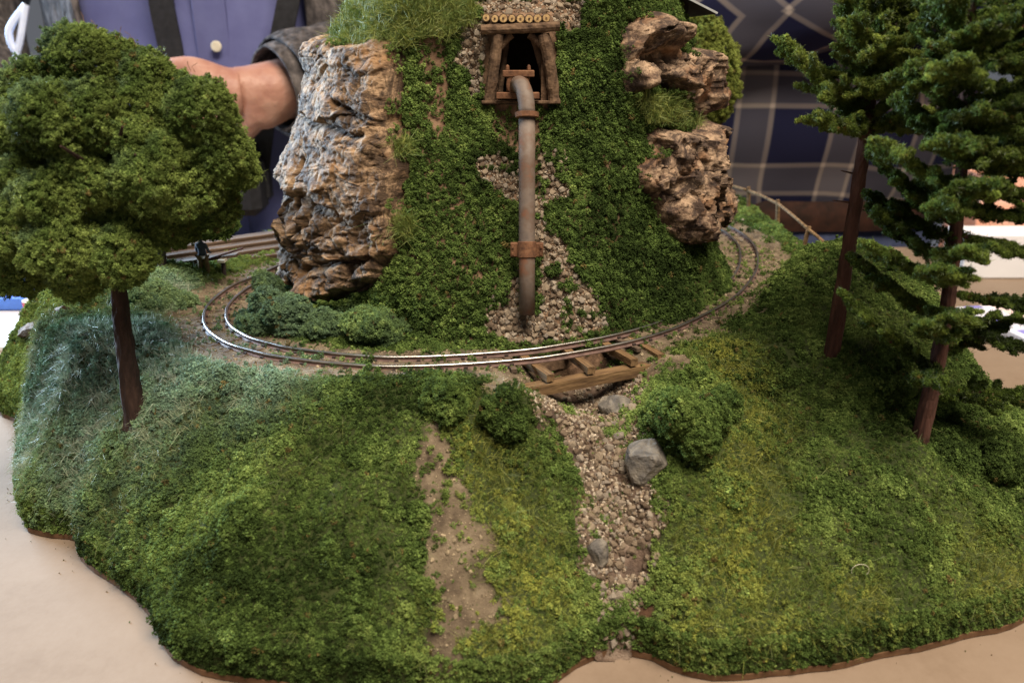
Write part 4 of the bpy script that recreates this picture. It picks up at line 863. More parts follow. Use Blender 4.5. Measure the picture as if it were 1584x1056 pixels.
# conifers
def conifer(base, trunk_px, radii, branches, label, mat, tw, spec):
    Bc = base; root = tag(empty('conifer_tree', tuple(Bc)), label, 'tree')
    tp = [Vector((0, 0, -.006))]+[at_Y(x, y, Bc.y+dy)-Bc for x, y, dy in trunk_px]; pp = spline([tuple(p) for p in tp], 40)
    mb = MB(); mb.tube([Vector(p) for p in pp], list(np.interp(np.linspace(0, 1, 40), np.linspace(0, 1, len(radii)), radii)), 14, True, .09, 0, 5); mb.build('trunk', mat, root)
    allP = []; allC = []
    segs = []
    for (sx, sy, sdy, ex, ey, edy, r0, r1, sag) in branches:
        s = np.array(at_Y(sx, sy, Bc.y+sdy)-Bc); e = np.array(at_Y(ex, ey, Bc.y+edy)-Bc); m = (s+e)/2+np.array([0, 0, -sag]); L = np.linalg.norm(e-s); segs.append((s, m, e, r0*.60, r1*.62, L, True))
        dr_ = (e-s)/L; side = np.cross(dr_, [0, 0, 1.]); side /= np.linalg.norm(side)+1e-9
        for q_ in range(int(6+L/.006)):
            t = RNG.uniform(.22, .95); c_ = (1-t)**2*s+2*(1-t)*t*m+t*t*e; sg_ = 1 if q_ % 2 else -1; d_ = dr_*.75+side*sg_*RNG.uniform(.5, 1.0)+np.array([0, 0, RNG.uniform(-.45, .35)]); d_ /= np.linalg.norm(d_); l_ = (r0*1.7)*(1.15-.75*t)*RNG.uniform(.7, 1.3); segs.append((c_, c_+d_*l_*.5+np.array([0, 0, .0006]), c_+d_*l_, r0*.34, r0*.16, l_, False))
    for bi, (s, m, e, r0, r1, L, main) in enumerate(segs):
        if main: mb = MB(); mb.tube([Vector(s), Vector(m), Vector(s+(e-s)*.9)], [.0010, .0007, .0003], 6); mb.build('branch', mat, root)
        n = max(30, int(L*(r0+r1)*.5*6.3/(.00118**2)*1.0)); t = RNG.random(n)**.9; t = .08+t*.94
        c = (1-t)[:, None]**2*s+2*((1-t)*t)[:, None]*m+t[:, None]**2*e; rr = (r0+(r1-r0)*t)*np.clip((1.04-t)*8, .35, 1)*(.75+.45*vnoise(np.c_[t*L/.006, t*0+bi, t*0], 9)); d = RNG.normal(size=(n, 3)); d /= np.linalg.norm(d, axis=1)[:, None]
        d[:, 2] *= .8; allP.append(c+d*(rr*RNG.random(n)**.4)[:, None]); allC.append(np.full(n, RNG.normal(0, .14)))
    P = np.vstack(allP); n = len(P); bs_ = np.concatenate(allC); col = foam_col(P+np.array(Bc), None, None, 0)*np.array(tw)*(1+bs_)[:, None]
    crown_obj(root, P, (.0004+.0009*RNG.random(n)**1.8), np.clip(col, .005, .6)); k_ = RNG.random(n) < .5; dn_ = RNG.normal(size=(k_.sum(), 3)); dn_ /= np.linalg.norm(dn_, axis=1)[:, None]; fz = scatter('needles', 'needle', NEED, P[k_], RNG.uniform(.0012, .0024, k_.sum()), euler_from_normal(dn_, RNG.uniform(0, 6.28, k_.sum())), np.clip(col[k_]*1.15, .005, .6), root); fz['kind'] = 'stuff'; print(label[:12], n); return root
B4 = on_terrain(1287, 545); Y4 = B4.y
br = []
for (sx, sy, ex, ey, edy, r0, r1, sg) in [(1340,195,1216,62,-.004,.011,.0042,.004),(1342,170,1245,95,.006,.011,.006,.004),(1338,205,1262,180,-.012,.010,.006,.0),(1345,150,1318,30,-.018,.010,.006,0),(1345,150,1330,-40,-.01,.011,.008,0),(1338,200,1300,190,-.016,.009,.006,0),(1345,180,1420,120,-.012,.009,.006,.002),(1345,180,1462,82,-.006,.009,.005,.003),(1350,130,1420,30,-.012,.010,.006,.002),(1350,150,1480,40,.008,.010,.006,.002),(1345,195,1440,170,.008,.009,.006,.002),(1345,200,1400,185,-.010,.008,.006,.001),(1355,80,1290,-30,.006,.010,.006,0),(1355,60,1400,-60,-.01,.010,.007,0),(1360,50,1470,-40,.0,.010,.007,0),(1350,120,1260,110,.016,.009,.006,0),(1350,110,1440,110,.02,.010,.008,0),(1352,100,1380,60,-.022,.010,.008,0),(1352,140,1360,130,-.02,.010,.008,0),(1360,20,1530,-20,.01,.010,.007,0),(1345,190,1480,205,.02,.008,.005,0),(1360,10,1340,-90,0,.012,.008,0)]:
    br.append((sx, sy, 0, ex, ey, edy, r0*.9, r1*.9, sg))
t4 = conifer(B4, [(1300,460,0),(1318,350,0),(1333,250,0),(1343,180,0),(1362,20,0),(1372,-90,0)], [.0037,.0031,.0028,.0026,.0024,.002,.001], br, 'tall bare trunked pine with high dense crown on the knoll', M['bark_red'], (.82, .74, .55), 0)
mb = MB()
for (x, y, x2, y2) in [(1318,268,1301,264),(1313,313,1288,310),(1335,325,1348,326)]: 
    mb = MB(); mb.tube([at_Y(x, y, Y4)-B4, at_Y(x2, y2, Y4-.004)-B4], [.0004, .0002], 6); mb.build('twig', M['bark_red'], t4)
B5 = on_terrain(1422, 676); Y5 = B5.y
br = []
for (sx, sy, ex, ey, edy, r0, r1, sg) in [(1440,612,1610,612,.004,.0068,.0055,-.002),(1447,575,1302,452,-.006,.0048,.0030,.003),(1455,545,1585,480,.012,.0050,.0034,.003),(1460,520,1545,482,-.006,.0028,.0022,.002),(1462,500,1600,540,-.004,.0056,.004,.002),(1468,450,1610,470,.0,.0058,.0045,.003),(1462,500,1318,395,.012,.0060,.004,.003),(1470,440,1335,375,-.008,.0060,.004,.002),(1472,410,1345,320,.002,.0066,.0036,.003),(1478,370,1342,300,.012,.0066,.0036,.003),(1478,350,1345,232,.006,.0066,.0038,.003),(1480,360,1610,392,-.006,.0062,.005,.003),(1484,320,1610,332,.01,.0062,.004,.003),(1486,290,1600,300,-.002,.0062,.004,.002),(1484,300,1375,222,-.012,.0066,.004,.003),(1488,250,1610,262,.006,.0066,.005,.002),(1490,230,1390,150,.004,.0066,.004,.003),(1490,220,1600,190,-.004,.0066,.005,.003),(1492,180,1410,100,-.008,.0066,.004,.002),(1494,170,1600,120,.004,.0066,.005,.002),(1496,120,1420,40,.006,.0066,.004,.002),(1498,110,1600,50,-.006,.0066,.005,.002),(1500,60,1440,-20,-.004,.0062,.004,.001),(1502,50,1580,-20,.006,.0062,.004,.001),
      (1450,570,1435,590,-.024,.0058,.0045,.001),(1458,520,1438,500,-.026,.0062,.0045,.002),(1464,480,1482,490,-.028,.0062,.0045,.002),(1470,430,1452,415,-.028,.0066,.0045,.002),(1474,390,1500,385,-.028,.0066,.0045,.002),(1480,330,1462,310,-.028,.0068,.0045,.002),(1484,290,1512,285,-.028,.0068,.0045,.002),(1488,240,1470,215,-.026,.0068,.0045,.002),(1492,190,1520,165,-.026,.0068,.0045,.002),(1496,130,1475,95,-.026,.0068,.0045,.002),(1500,80,1530,40,-.022,.0066,.0045,.002),(1460,520,1440,500,.028,.006,.004,.002),(1475,400,1510,370,.028,.006,.004,.002),(1484,300,1440,280,.028,.006,.004,.002),(1492,190,1540,160,.026,.006,.004,.002),(1500,70,1480,20,.024,.006,.004,.002),(1504,20,1510,-80,0,.007,.004,0),(1494,160,1600,150,-.02,.007,.006,.002),(1492,200,1610,220,-.016,.007,.006,.002),(1498,100,1610,80,-.02,.008,.006,.002),(1500,40,1610,10,-.016,.008,.006,.002),(1490,240,1570,235,-.022,.007,.005,.002),(1500,60,1590,60,.02,.009,.008,.002),(1494,170,1590,180,.02,.009,.008,.002)]:
    up_ = 1.18 if sy > 320 else 1.45; br.append((sx, sy, 0, ex, ey, edy, r0*up_, r1*up_, sg))
conifer(B5, [(1436,620,0),(1450,560,0),(1466,470,0),(1478,370,0),(1490,220,0),(1502,30,0),(1508,-90,0)], [.0039,.0032,.0029,.0026,.0023,.002,.0016,.001], br, 'leaning spruce with separate drooping foam branches and short reddish trunk', M['bark_red'], (.72, .70, .52), 0)

# ------------------------------------------------------------------ fence, shed roof, log, small rocks
fence = tag(empty('rail_fence', tuple(at_z(1205, 350, 0))), 'rustic brown post and rail fence behind the track', 'fence')
fp = [(1119, 306, 281), (1158, 324, 289), (1203, 345, 309), (1248, 382, 350)]; tops = []
for i, (x, yb, yt) in enumerate(fp):
    b = at_z(x-(5 if i == 3 else 0), yb, 0); t = at_Y(x+(4 if i == 3 else 0), yt, b.y); mb = MB(); mb.tube([b-Vector((0, 0, .003)), b.lerp(t, .5), t], [.0017, .0016, .0015], 8, True, .1, 0, i); rebase(mb.build('post', M['timber']), fence); tops.append(b.lerp(t, .84))
tops = [tops[0]]+tops[1:]+[tops[-1]+Vector((.006, -.018, -.006))]
for i in range(len(tops)-1):
    mb = MB(); mb.tube([tops[i]+Vector((0, -.0015, 0)), tops[i].lerp(tops[i+1], .5)+Vector((0, -.0015, .0005)), tops[i+1]+Vector((0, -.0015, 0))], [.0012, .0011, .0012], 8, True, .08, 0, i+5); rebase(mb.build('rail', M['timber']), fence)
for k, (x, y, r) in enumerate([(1109,317,7),(1138,313,7),(1127,329,6),(1139,329,4),(1139,345,3.5),(1149,342,4.5),(1177,355,5.5),(1232,378,4.5),(1247,392,5),(1254,394,4),(1107,331,4),(1113,331,4),(1147,373,3.5)]):
    p = at_z(x, y, .0005); o = bpy.data.objects.new('small_rock', STONES[k % 10]); scn.collection.objects.link(o); rr = r/FPX*p.y*.95; o.location = p+Vector((0, 0, rr*.25)); o.scale = (rr, rr*.9, rr*.7); o.rotation_euler = (0, 0, k); tag(o, 'small tan rock lying loose between the track and the fence', 'rock', 'small rocks between track and fence')
M['roof'] = noisy('roof_sheet', [(.3, (.33, .34, .34)), (.7, (.45, .46, .46))], 60, .5, bump=.1); M['shed_dark'] = noisy('roof_boards', [(.3, (.012, .012, .012)), (.7, (.03, .03, .03))], 60, .9, bump=0); M['shed'] = noisy('shed_wall', [(.3, (.02, .016, .014)), (.7, (.045, .035, .03))], 120, .9, bump=.4)
shed = tag(empty('shed', (.06, .47, .17)), 'dark shed with pale edged sloping roof on the hilltop', 'shed')
e0 = at_Y(1109, 22, .44); e1 = at_Y(1062, -2, .44); sl = (e0-e1).normalized(); rg = e0-sl*.075; th = .0013
def slab(a, b, depth, th, name, mat):
    up = Vector((-(b-a).z, 0, (b-a).x)).normalized(); up = up if up.z > 0 else -up; V = [a, b, b+Vector((0, depth, 0)), a+Vector((0, depth, 0))]; V = V+[v+up*th for v in V]
    return rebase(link(name, mesh(name, V, [(3, 2, 1, 0), (4, 5, 6, 7), (0, 1, 5, 4), (1, 2, 6, 5), (2, 3, 7, 6), (3, 0, 4, 7)]), mat), shed)
slab(rg, e0, .075, th*.6, 'roof', M['shed_dark']); fa = slab(rg+Vector((0, -.0006, -.0001)), e0+Vector((0, -.0006, -.0001)), .0006, th*.75, 'fascia', M['roof']); mir = rg-Vector((sl.x*.075, 0, 0))+Vector((0, 0, sl.z*.075)); slab(mir, rg+Vector((-.0002, 0, 0)), .075, th*.6, 'roof', M['shed_dark'])
V = [(rg.x-.05, .452, .150), (rg.x+.056, .452, .142), (rg.x+.056, .452, e0.z+.006), (rg.x, .452, rg.z-.002), (rg.x-.05, .452, rg.z-.03)]; V2 = [(x, .508, z) for x, y, z in V]; n = 5
rebase(link('wall', mesh('wall', V+V2, [(0, 1, 2, 3, 4), (9, 8, 7, 6, 5)]+[(k, (k+5), (k+1) % 5+5, (k+1) % 5) for k in range(5)]), M['shed']), shed)
# bark slab on the far left bank
a, b = on_terrain(36, 521), on_terrain(102, 487); mb = MB(); pp = [a.lerp(b, t)+Vector((0, 0, .0015+.001*math.sin(t*9))) for t in np.linspace(0, 1, 16)]; mb.tube(pp, [.0035*(1-.5*abs(t-.45)) for t in np.linspace(0, 1, 16)], 12, True, .22, 0, 8)
o = mb.build('fallen_log', M['timber_dark']); tag(o, 'rough brown log lying on the grassy bank by the can', 'log')
# stray fibre ring
c = on_terrain(1327, 890); mb = MB(); mb.tube([c+Vector((.0032*math.cos(t), -.001, .003+.0028*math.sin(t))) for t in np.linspace(-.6, 3.6, 18)], .00009, 6); o = mb.build('stray_fibre', M['ivory']); tag(o, 'pale curled stray fibre loop standing on the green slope', 'fibre')

# deck, planks and miniature worker at the back left
M['deck'] = noisy('deck_timber', [(.32, (.03, .018, .012)), (.5, (.085, .052, .032)), (.7, (.16, .105, .068))], 160, .85, bump=.4, stretch=(.2, 2, 2))
dl, dr = at_z(185, 436, .0), at_z(470, 392, .0); dv = (dr-dl); L = dv.length; da = math.atan2(dv.y, dv.x)
deck = tag(empty('timber_deck', tuple(dl.lerp(dr, .5)), da), 'low deck of long brown planks along the back edge', 'deck')
for k, (y, z, w, h) in enumerate([(.004, .0012, .0095, .003), (.0145, .003, .0095, .003), (.025, .0048, .0095, .003), (.036, .0066, .010, .0032)]):
    mb = MB(); mb.box((0, 0, 0), (L*1.25, w, h), bev=.0004); o = mb.build('plank', M['deck'], deck); o.location = (0, y, z); o.rotation_euler = (0, 0, .01*(k-1.5))
nrm = Vector((-math.sin(da), math.cos(da), 0))
fb = at_z(318, 430, .001)
fig = tag(empty('person', tuple(fb), math.pi*.95), 'miniature worker in dark shirt and brown trousers seen from behind by the planks', 'person')
M['mini_cloth'] = noisy('mini_shirt', [(.3, (.05, .06, .08)), (.7, (.09, .105, .13))], 300, .9, bump=0); M['mini_trouser'] = noisy('mini_trousers', [(.3, (.13, .085, .04)), (.7, (.2, .14, .07))], 300, .9, bump=0)
def skin_body(name, verts, edges, rad, root, mat, parent, sub=2):
    me = bpy.data.meshes.new(name); me.from_pydata(verts, edges, []); o = link(name, me, mat, parent); md = o.modifiers.new('skin', 'SKIN'); md.use_smooth_shade = True
    for i, sv in enumerate(me.skin_vertices[0].data): sv.radius = rad[i]; sv.use_root = (i == root)
    s = o.modifiers.new('sub', 'SUBSURF'); s.levels = sub; s.render_levels = sub; return o
k = .0245/1.75
mv = [(0,0,.95),(0,0,1.15),(0,0,1.38),(0,-.01,1.5),(0,-.03,1.62),(0,-.02,1.72),(.19,0,1.42),(.27,-.05,1.14),(.30,-.26,1.0),(.30,-.33,.97),(-.19,0,1.42),(-.27,-.04,1.13),(-.22,-.26,1.02),(-.20,-.33,1.0),(.11,0,.88),(.14,0,.48),(.16,.02,.06),(.17,-.12,.03),(-.11,0,.88),(-.15,0,.48),(-.17,.02,.06),(-.19,-.12,.03)]
me_ = [(0,1),(1,2),(2,3),(3,4),(4,5),(2,6),(6,7),(7,8),(8,9),(2,10),(10,11),(11,12),(12,13),(0,14),(14,15),(15,16),(16,17),(0,18),(18,19),(19,20),(20,21)]
mr_ = [(.16,.12),(.15,.12),(.18,.13),(.06,.06),(.10,.11),(.085,.095),(.075,.075),(.055,.055),(.042,.042),(.045,.03),(.075,.075),(.055,.055),(.042,.042),(.045,.03),(.1,.1),(.075,.075),(.05,.05),(.04,.03),(.1,.1),(.075,.075),(.05,.05),(.04,.03)]
skin_body('body', [tuple(c*k for c in v) for v in mv], me_, [(a*k, b*k) for a, b in mr_], 0, M['mini_cloth'], fig, 1)
tv = [(0,0,.97),(.11,0,.88),(.14,0,.48),(.16,.02,.10),(-.11,0,.88),(-.15,0,.48),(-.17,.02,.10)]; skin_body('trousers', [tuple(c*k for c in v) for v in tv], [(0,1),(1,2),(2,3),(0,4),(4,5),(5,6)], [(a*k*1.1, a*k*1.1) for a in (.165,.12,.095,.075,.12,.095,.075)], 0, M['mini_trouser'], fig, 1)
# plank pile, trestle, pole
def stick(name, pa, pb_, w, h, mat, label, cat, group=None):
    v = pb_-pa; Mx = rot_to(v); mb = MB(); mb.box((0, 0, 0), (v.length, w, h), Mx, bev=min(w, h)*.12); o = mb.build(name, mat); o.location = pa.lerp(pb_, .5); return tag(o, label, cat, group)
yb = fb.y+.006
tre = tag(empty('trestle', tuple(at_Y(345, 424, yb-.004))), 'small dark trestle with pale top holding the planks', 'trestle')
mb = MB(); mb.tube([at_Y(347, 426, yb-.004), at_Y(345, 402, yb-.004)], .0013, 8); rebase(mb.build('leg', M['clip']), tre); mb = MB(); mb.tube([at_Y(297, 424, yb), at_Y(299, 402, yb)], .0013, 8); rebase(mb.build('leg', M['clip']), tre); mb = MB(); mb.box(at_Y(345, 402, yb-.004), (.004, .008, .0014)); rebase(mb.build('top', M['ivory']), tre)
stick('plank', at_Y(282, 405, yb), at_Y(368, 394, yb), .006, .0016, M['deck'], 'wide brown plank laid on the trestle behind the worker', 'plank')
stick('plank', at_Y(262, 408, yb+.006), at_Y(338, 398, yb+.006), .004, .0014, M['deck'], 'narrow plank lying behind the wide one on the trestle', 'plank')
stick('pole', at_Y(300, 408, yb-.003), at_Y(376, 384, yb-.003), .0011, .0011, M['bark_red'], 'thin dark pole sloping up over the planks', 'pole')
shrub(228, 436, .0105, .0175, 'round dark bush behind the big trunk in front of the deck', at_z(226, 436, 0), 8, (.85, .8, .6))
shrub(268, 432, .008, .012, 'small pointed green bush between the worker and the deck', at_z(268, 440, 0), 9, None, .3)
shrub(245, 462, .018, .010, 'low grassy mound bush beside the big trunk by the rail curve', at_z(238, 466, 0.002), 10, None, .3)
stick('pole', at_Y(226, 398, fb.y-.01), at_Y(214, 340, fb.y-.01), .0008, .0008, M['bark'], 'thin bare stick leaning above the round dark bush', 'pole')

# ------------------------------------------------------------------ things on the table behind
def solid(name, V, F, mat, label, cat): return tag(link(name, mesh(name, V, F), mat), label, cat)
M['blue_plastic'] = noisy('blue_plastic', [(.3, (.05, .13, .45)), (.7, (.08, .19, .58))], 40, .35, bump=0); M['red_label'] = noisy('red_label', [(.3, (.42, .035, .03)), (.7, (.5, .05, .04))], 40, .4, bump=0); M['cream'] = noisy('cream_label', [(.3, (.6, .55, .42)), (.7, (.7, .66, .55))], 60, .5, bump=0)
M['white_paper'] = noisy('white_paper', [(.3, (.70, .70, .72)), (.7, (.76, .76, .78))], 30, .6, bump=0)
bc_ = at_z(-10, 486, TABLE_Z); cr_ = tag(empty('crate', (bc_.x, bc_.y+.03, TABLE_Z)), 'open blue plastic crate on the table behind the big tree', 'crate')
cw, cd, ch = .075, .06, .03
mb = MB(); mb.box((0, 0, .0015), (cw, cd, .003)); mb.build('bottom', M['blue_plastic'], cr_)
for (x, y, sx, sy) in [(0, -cd/2, cw, .003), (0, cd/2, cw, .003), (-cw/2, 0, .003, cd-.003), (cw/2, 0, .003, cd-.003)]:
    mb = MB(); mb.box((x, y, .006), (sx, sy, .009)); mb.box((x, y, ch-.003), (sx+.001, sy+.001, .006)); mb.box((x+(sx/2-.003)*(sx > sy), y+(sy/2-.003)*(sy > sx), ch/2), (.006, .0032, ch-.002)) if sx > sy else mb.box((x, y+sy/2-.003, ch/2), (.0032, .006, ch-.002)); mb.build('side', M['blue_plastic'], cr_)
# white sheet under it and the can
mb = MB(); mb.box((-.46, .62, TABLE_Z+.0015), (.30, .16, .003)); tag(mb.build('paper_stack', M['white_paper']), 'flat stack of white paper on the table under the blue crate', 'paper'); cr_.location.z += .0032
cc = at_z(57, 494, TABLE_Z); can = tag(empty('can', (cc.x, cc.y, TABLE_Z)), 'small can with cream and red label behind the left bank', 'can')
mb = MB(); mb.tube([(0, 0, .0001), (0, 0, .0008), (0, 0, .0165), (0, 0, .017)], [.0068, .0075, .0075, .0068], 28); mb.build('can_body', M['cream'], can, False); mb = MB(); mb.tube([(0, 0, .006), (0, 0, .0160)], .0076, 28, False); lab = mb.build('label', M['red_label'], can)
lab.data.materials.append(M['cream'])
# striped box at the right
def stripes_mat():
    m, nt, b = new_mat('striped_print'); tc = nt.nodes.new('ShaderNodeTexCoord'); sp = nt.nodes.new('ShaderNodeSeparateXYZ'); nt.links.new(tc.outputs['Object'], sp.inputs[0])
    mp = nt.nodes.new('ShaderNodeMapRange'); mp.inputs['From Min'].default_value = 0; mp.inputs['From Max'].default_value = .26; nt.links.new(sp.outputs[1], mp.inputs['Value'])
    r = ramp(nt, [(0, (.72, .74, .82)), (.10, (.72, .74, .82)), (.11, (.75, .60, .55)), (.22, (.75, .62, .56)), (.23, (.55, .03, .05)), (.37, (.55, .03, .05)), (.38, (.72, .6, .52)), (.44, (.74, .6, .52)), (.45, (.60, .06, .07)), (.55, (.6, .06, .07)), (.56, (.76, .7, .62)), (.75, (.74, .68, .6)), (.76, (.55, .05, .06)), (.86, (.6, .08, .07)), (.87, (.75, .75, .75))]); r.color_ramp.interpolation = 'CONSTANT'; nt.links.new(mp.outputs[0], r.inputs[0])
    # blue marks along the front margin
    wv = nt.nodes.new('ShaderNodeMath'); wv.operation = 'MODULO'; ad = nt.nodes.new('ShaderNodeMath'); ad.operation = 'ADD'; ad.inputs[1].default_value = 5.008; nt.links.new(sp.outputs[0], ad.inputs[0]); nt.links.new(ad.outputs[0], wv.inputs[0]); wv.inputs[1].default_value = .034
    lt = nt.nodes.new('ShaderNodeMath'); lt.operation = 'LESS_THAN'; lt.inputs[1].default_value = .017; nt.links.new(wv.outputs[0], lt.inputs[0])
    l2 = nt.nodes.new('ShaderNodeMath'); l2.operation = 'LESS_THAN'; l2.inputs[1].default_value = .021; nt.links.new(sp.outputs[1], l2.inputs[0]); l3 = nt.nodes.new('ShaderNodeMath'); l3.operation = 'GREATER_THAN'; l3.inputs[1].default_value = .006; nt.links.new(sp.outputs[1], l3.inputs[0])
    a = nt.nodes.new('ShaderNodeMath'); a.operation = 'MULTIPLY'; nt.links.new(lt.outputs[0], a.inputs[0]); nt.links.new(l2.outputs[0], a.inputs[1]); a2 = nt.nodes.new('ShaderNodeMath'); a2.operation = 'MULTIPLY'; nt.links.new(a.outputs[0], a2.inputs[0]); nt.links.new(l3.outputs[0], a2.inputs[1])
    mx = nt.nodes.new('ShaderNodeMix'); mx.data_type = 'RGBA'; nt.links.new(a2.outputs[0], mx.inputs[0]); nt.links.new(r.outputs[0], mx.inputs[6]); mx.inputs[7].default_value = (.22, .22, .62, 1); nt.links.new(mx.outputs[2], b.inputs['Base Color']); b.inputs['Roughness'].default_value = .35; return m
e0_, e1_ = at_z(1478, 474, TABLE_Z+.008), at_z(1584, 522, TABLE_Z+.008); v = e1_-e0_; Lb = v.length*3.2; ab = math.atan2(v.y, v.x)
mb = MB(); mb.box((Lb/2, .13, -.004), (Lb, .26, .0078), bev=.0006); o = mb.build('printed_box', stripes_mat()); o.location = e0_; o.rotation_euler = (0, 0, ab); tag(o, 'flat glossy box printed with red and white stripes and blue marks', 'box')
M['orange_print'] = noisy('orange_print', [(.3, (.62, .20, .08)), (.5, (.72, .34, .22)), (.7, (.75, .55, .45))], 30, .5, bump=0, stretch=(.3, 1, 3))
mb = MB(); mb.box((.56, .80, TABLE_Z+.045), (.22, .06, .0895), bev=.001); o = mb.build('carton', [M['orange_print']]); tag(o, 'orange and salmon coloured carton standing behind the spruce', 'carton')
mb = MB(); mb.box((.52, .745, TABLE_Z+.021), (.2, .04, .0415), bev=.001); o = mb.build('carton', [M['white_paper']]); tag(o, 'low pale grey carton in front of the orange carton', 'carton')

# ------------------------------------------------------------------ people behind the table
def loft(name, rings, mat, parent, closed=True, caps=True, fold=0, fs=14, seed=0, uv=None, arc=None):
    """rings: (cx, cy, z, hw, hd); superellipse cross sections, interpolated"""
    R_ = spline(np.array(rings, float), 60); nu = 96; a0, a1 = arc if arc else (0, 2*math.pi); th_ = np.linspace(a0, a1, nu, endpoint=not (arc is None)); V = []
    for r in R_:
        c, s = np.cos(th_), np.sin(th_); ex = .8; V.append(np.c_[r[0]+r[3]*np.sign(c)*np.abs(c)**ex, r[1]+r[4]*np.sign(s)*np.abs(s)**ex, np.full(nu, r[2])])
    V = np.stack(V, 1)          # nu, nv
    flat = V.reshape(-1, 3); nrm = flat-np.repeat(R_[None, :, :3], nu, 0).reshape(-1, 3); nrm[:, 2] = 0; nrm /= np.linalg.norm(nrm, axis=1)[:, None]+1e-9
    if fold: flat = flat+nrm*(fold*fbm(flat*np.array([fs, fs, fs*.55])+seed, 3, seed))[:, None]
    me, used = grid_mesh(name, flat, nu, 60, wrap=arc is None)
    if uv:
        U_ = np.repeat(np.cumsum(np.r_[0, np.linalg.norm(np.diff(V[:, 30], axis=0), axis=1)])[:, None], 60, 1).ravel(); attr(me, 'cloth', 'FLOAT_VECTOR', np.c_[U_[used], flat[used, 2]+.02*fbm(flat[used]*5, 2, 2), U_[used]*0])
    return link(name, me, mat, parent, True)
def plaid_mat(name, rot):
    m, nt, b = new_mat(name); at = nt.nodes.new('ShaderNodeAttribute'); at.attribute_name = 'cloth'; mp = nt.nodes.new('ShaderNodeMapping'); mp.inputs['Rotation'].default_value = (0, 0, rot); nt.links.new(at.outputs['Vector'], mp.inputs[0]); sp = nt.nodes.new('ShaderNodeSeparateXYZ'); nt.links.new(mp.outputs[0], sp.inputs[0])
    outs = []
    for k in range(2):
        ad = nt.nodes.new('ShaderNodeMath'); ad.operation = 'ADD'; ad.inputs[1].default_value = 7.0+.03*k; nt.links.new(sp.outputs[k], ad.inputs[0]); md = nt.nodes.new('ShaderNodeMath'); md.operation = 'MODULO'; md.inputs[1].default_value = .094; nt.links.new(ad.outputs[0], md.inputs[0]); dv_ = nt.nodes.new('ShaderNodeMath'); dv_.operation = 'DIVIDE'; dv_.inputs[1].default_value = .094; nt.links.new(md.outputs[0], dv_.inputs[0])
        r = ramp(nt, [(0, (0, 0, 0)), (.02, (0, 0, 0)), (.04, (.9, .9, .9)), (.07, (.9, .9, .9)), (.09, (.28, .28, .28)), (.36, (.28, .28, .28)), (.38, (.9, .9, .9)), (.41, (.9, .9, .9)), (.43, (0, 0, 0)), (1, (0, 0, 0))]); nt.links.new(dv_.outputs[0], r.inputs[0]); outs.append(r.outputs[0])
    av = nt.nodes.new('ShaderNodeMix'); av.data_type = 'RGBA'; av.inputs[0].default_value = .5; nt.links.new(outs[0], av.inputs[6]); nt.links.new(outs[1], av.inputs[7])
    cr2 = ramp(nt, [(0, (.012, .013, .036)), (.14, (.05, .048, .064)), (.30, (.11, .10, .11)), (.45, (.14, .118, .115)), (.60, (.21, .18, .16)), (1, (.40, .33, .275))]); nt.links.new(av.outputs[2], cr2.inputs[0]); nt.links.new(cr2.outputs[0], b.inputs['Base Color']); b.inputs['Roughness'].default_value = .95; b.inputs['Specular IOR Level'].default_value = .1; return m
def tube_cloth(name, pts, rad, mat, parent, fold=.004, seed=0, n=40, m=50):
    pp = spline(np.array([tuple(p) for p in pts], float), m); rr = np.interp(np.linspace(0, 1, m), np.linspace(0, 1, len(rad)), rad); mb = MB(); mb.tube([Vector(p) for p in pp], list(rr), n, False); V = np.array(mb.v); c = np.repeat(pp, n, 0); nr2 = V-c; nr2 /= np.linalg.norm(nr2, axis=1)[:, None]
    V = V+nr2*(fold*fbm(V*28+seed, 3, seed))[:, None]; me = mesh(name, V, mb.f); o = link(name, me, mat, parent, True); L_ = np.r_[0, np.cumsum(np.linalg.norm(np.diff(pp, axis=0), axis=1))]
    ang_ = np.tile(np.arange(n)/n, m)*2*math.pi*np.mean(rad); ang_ = np.abs(ang_-math.pi*np.mean(rad)); attr(me, 'cloth', 'FLOAT_VECTOR', np.c_[np.repeat(L_, n), ang_, ang_*0]); s = o.modifiers.new('thick', 'SOLIDIFY'); s.thickness = .003; s.offset = -1; return o
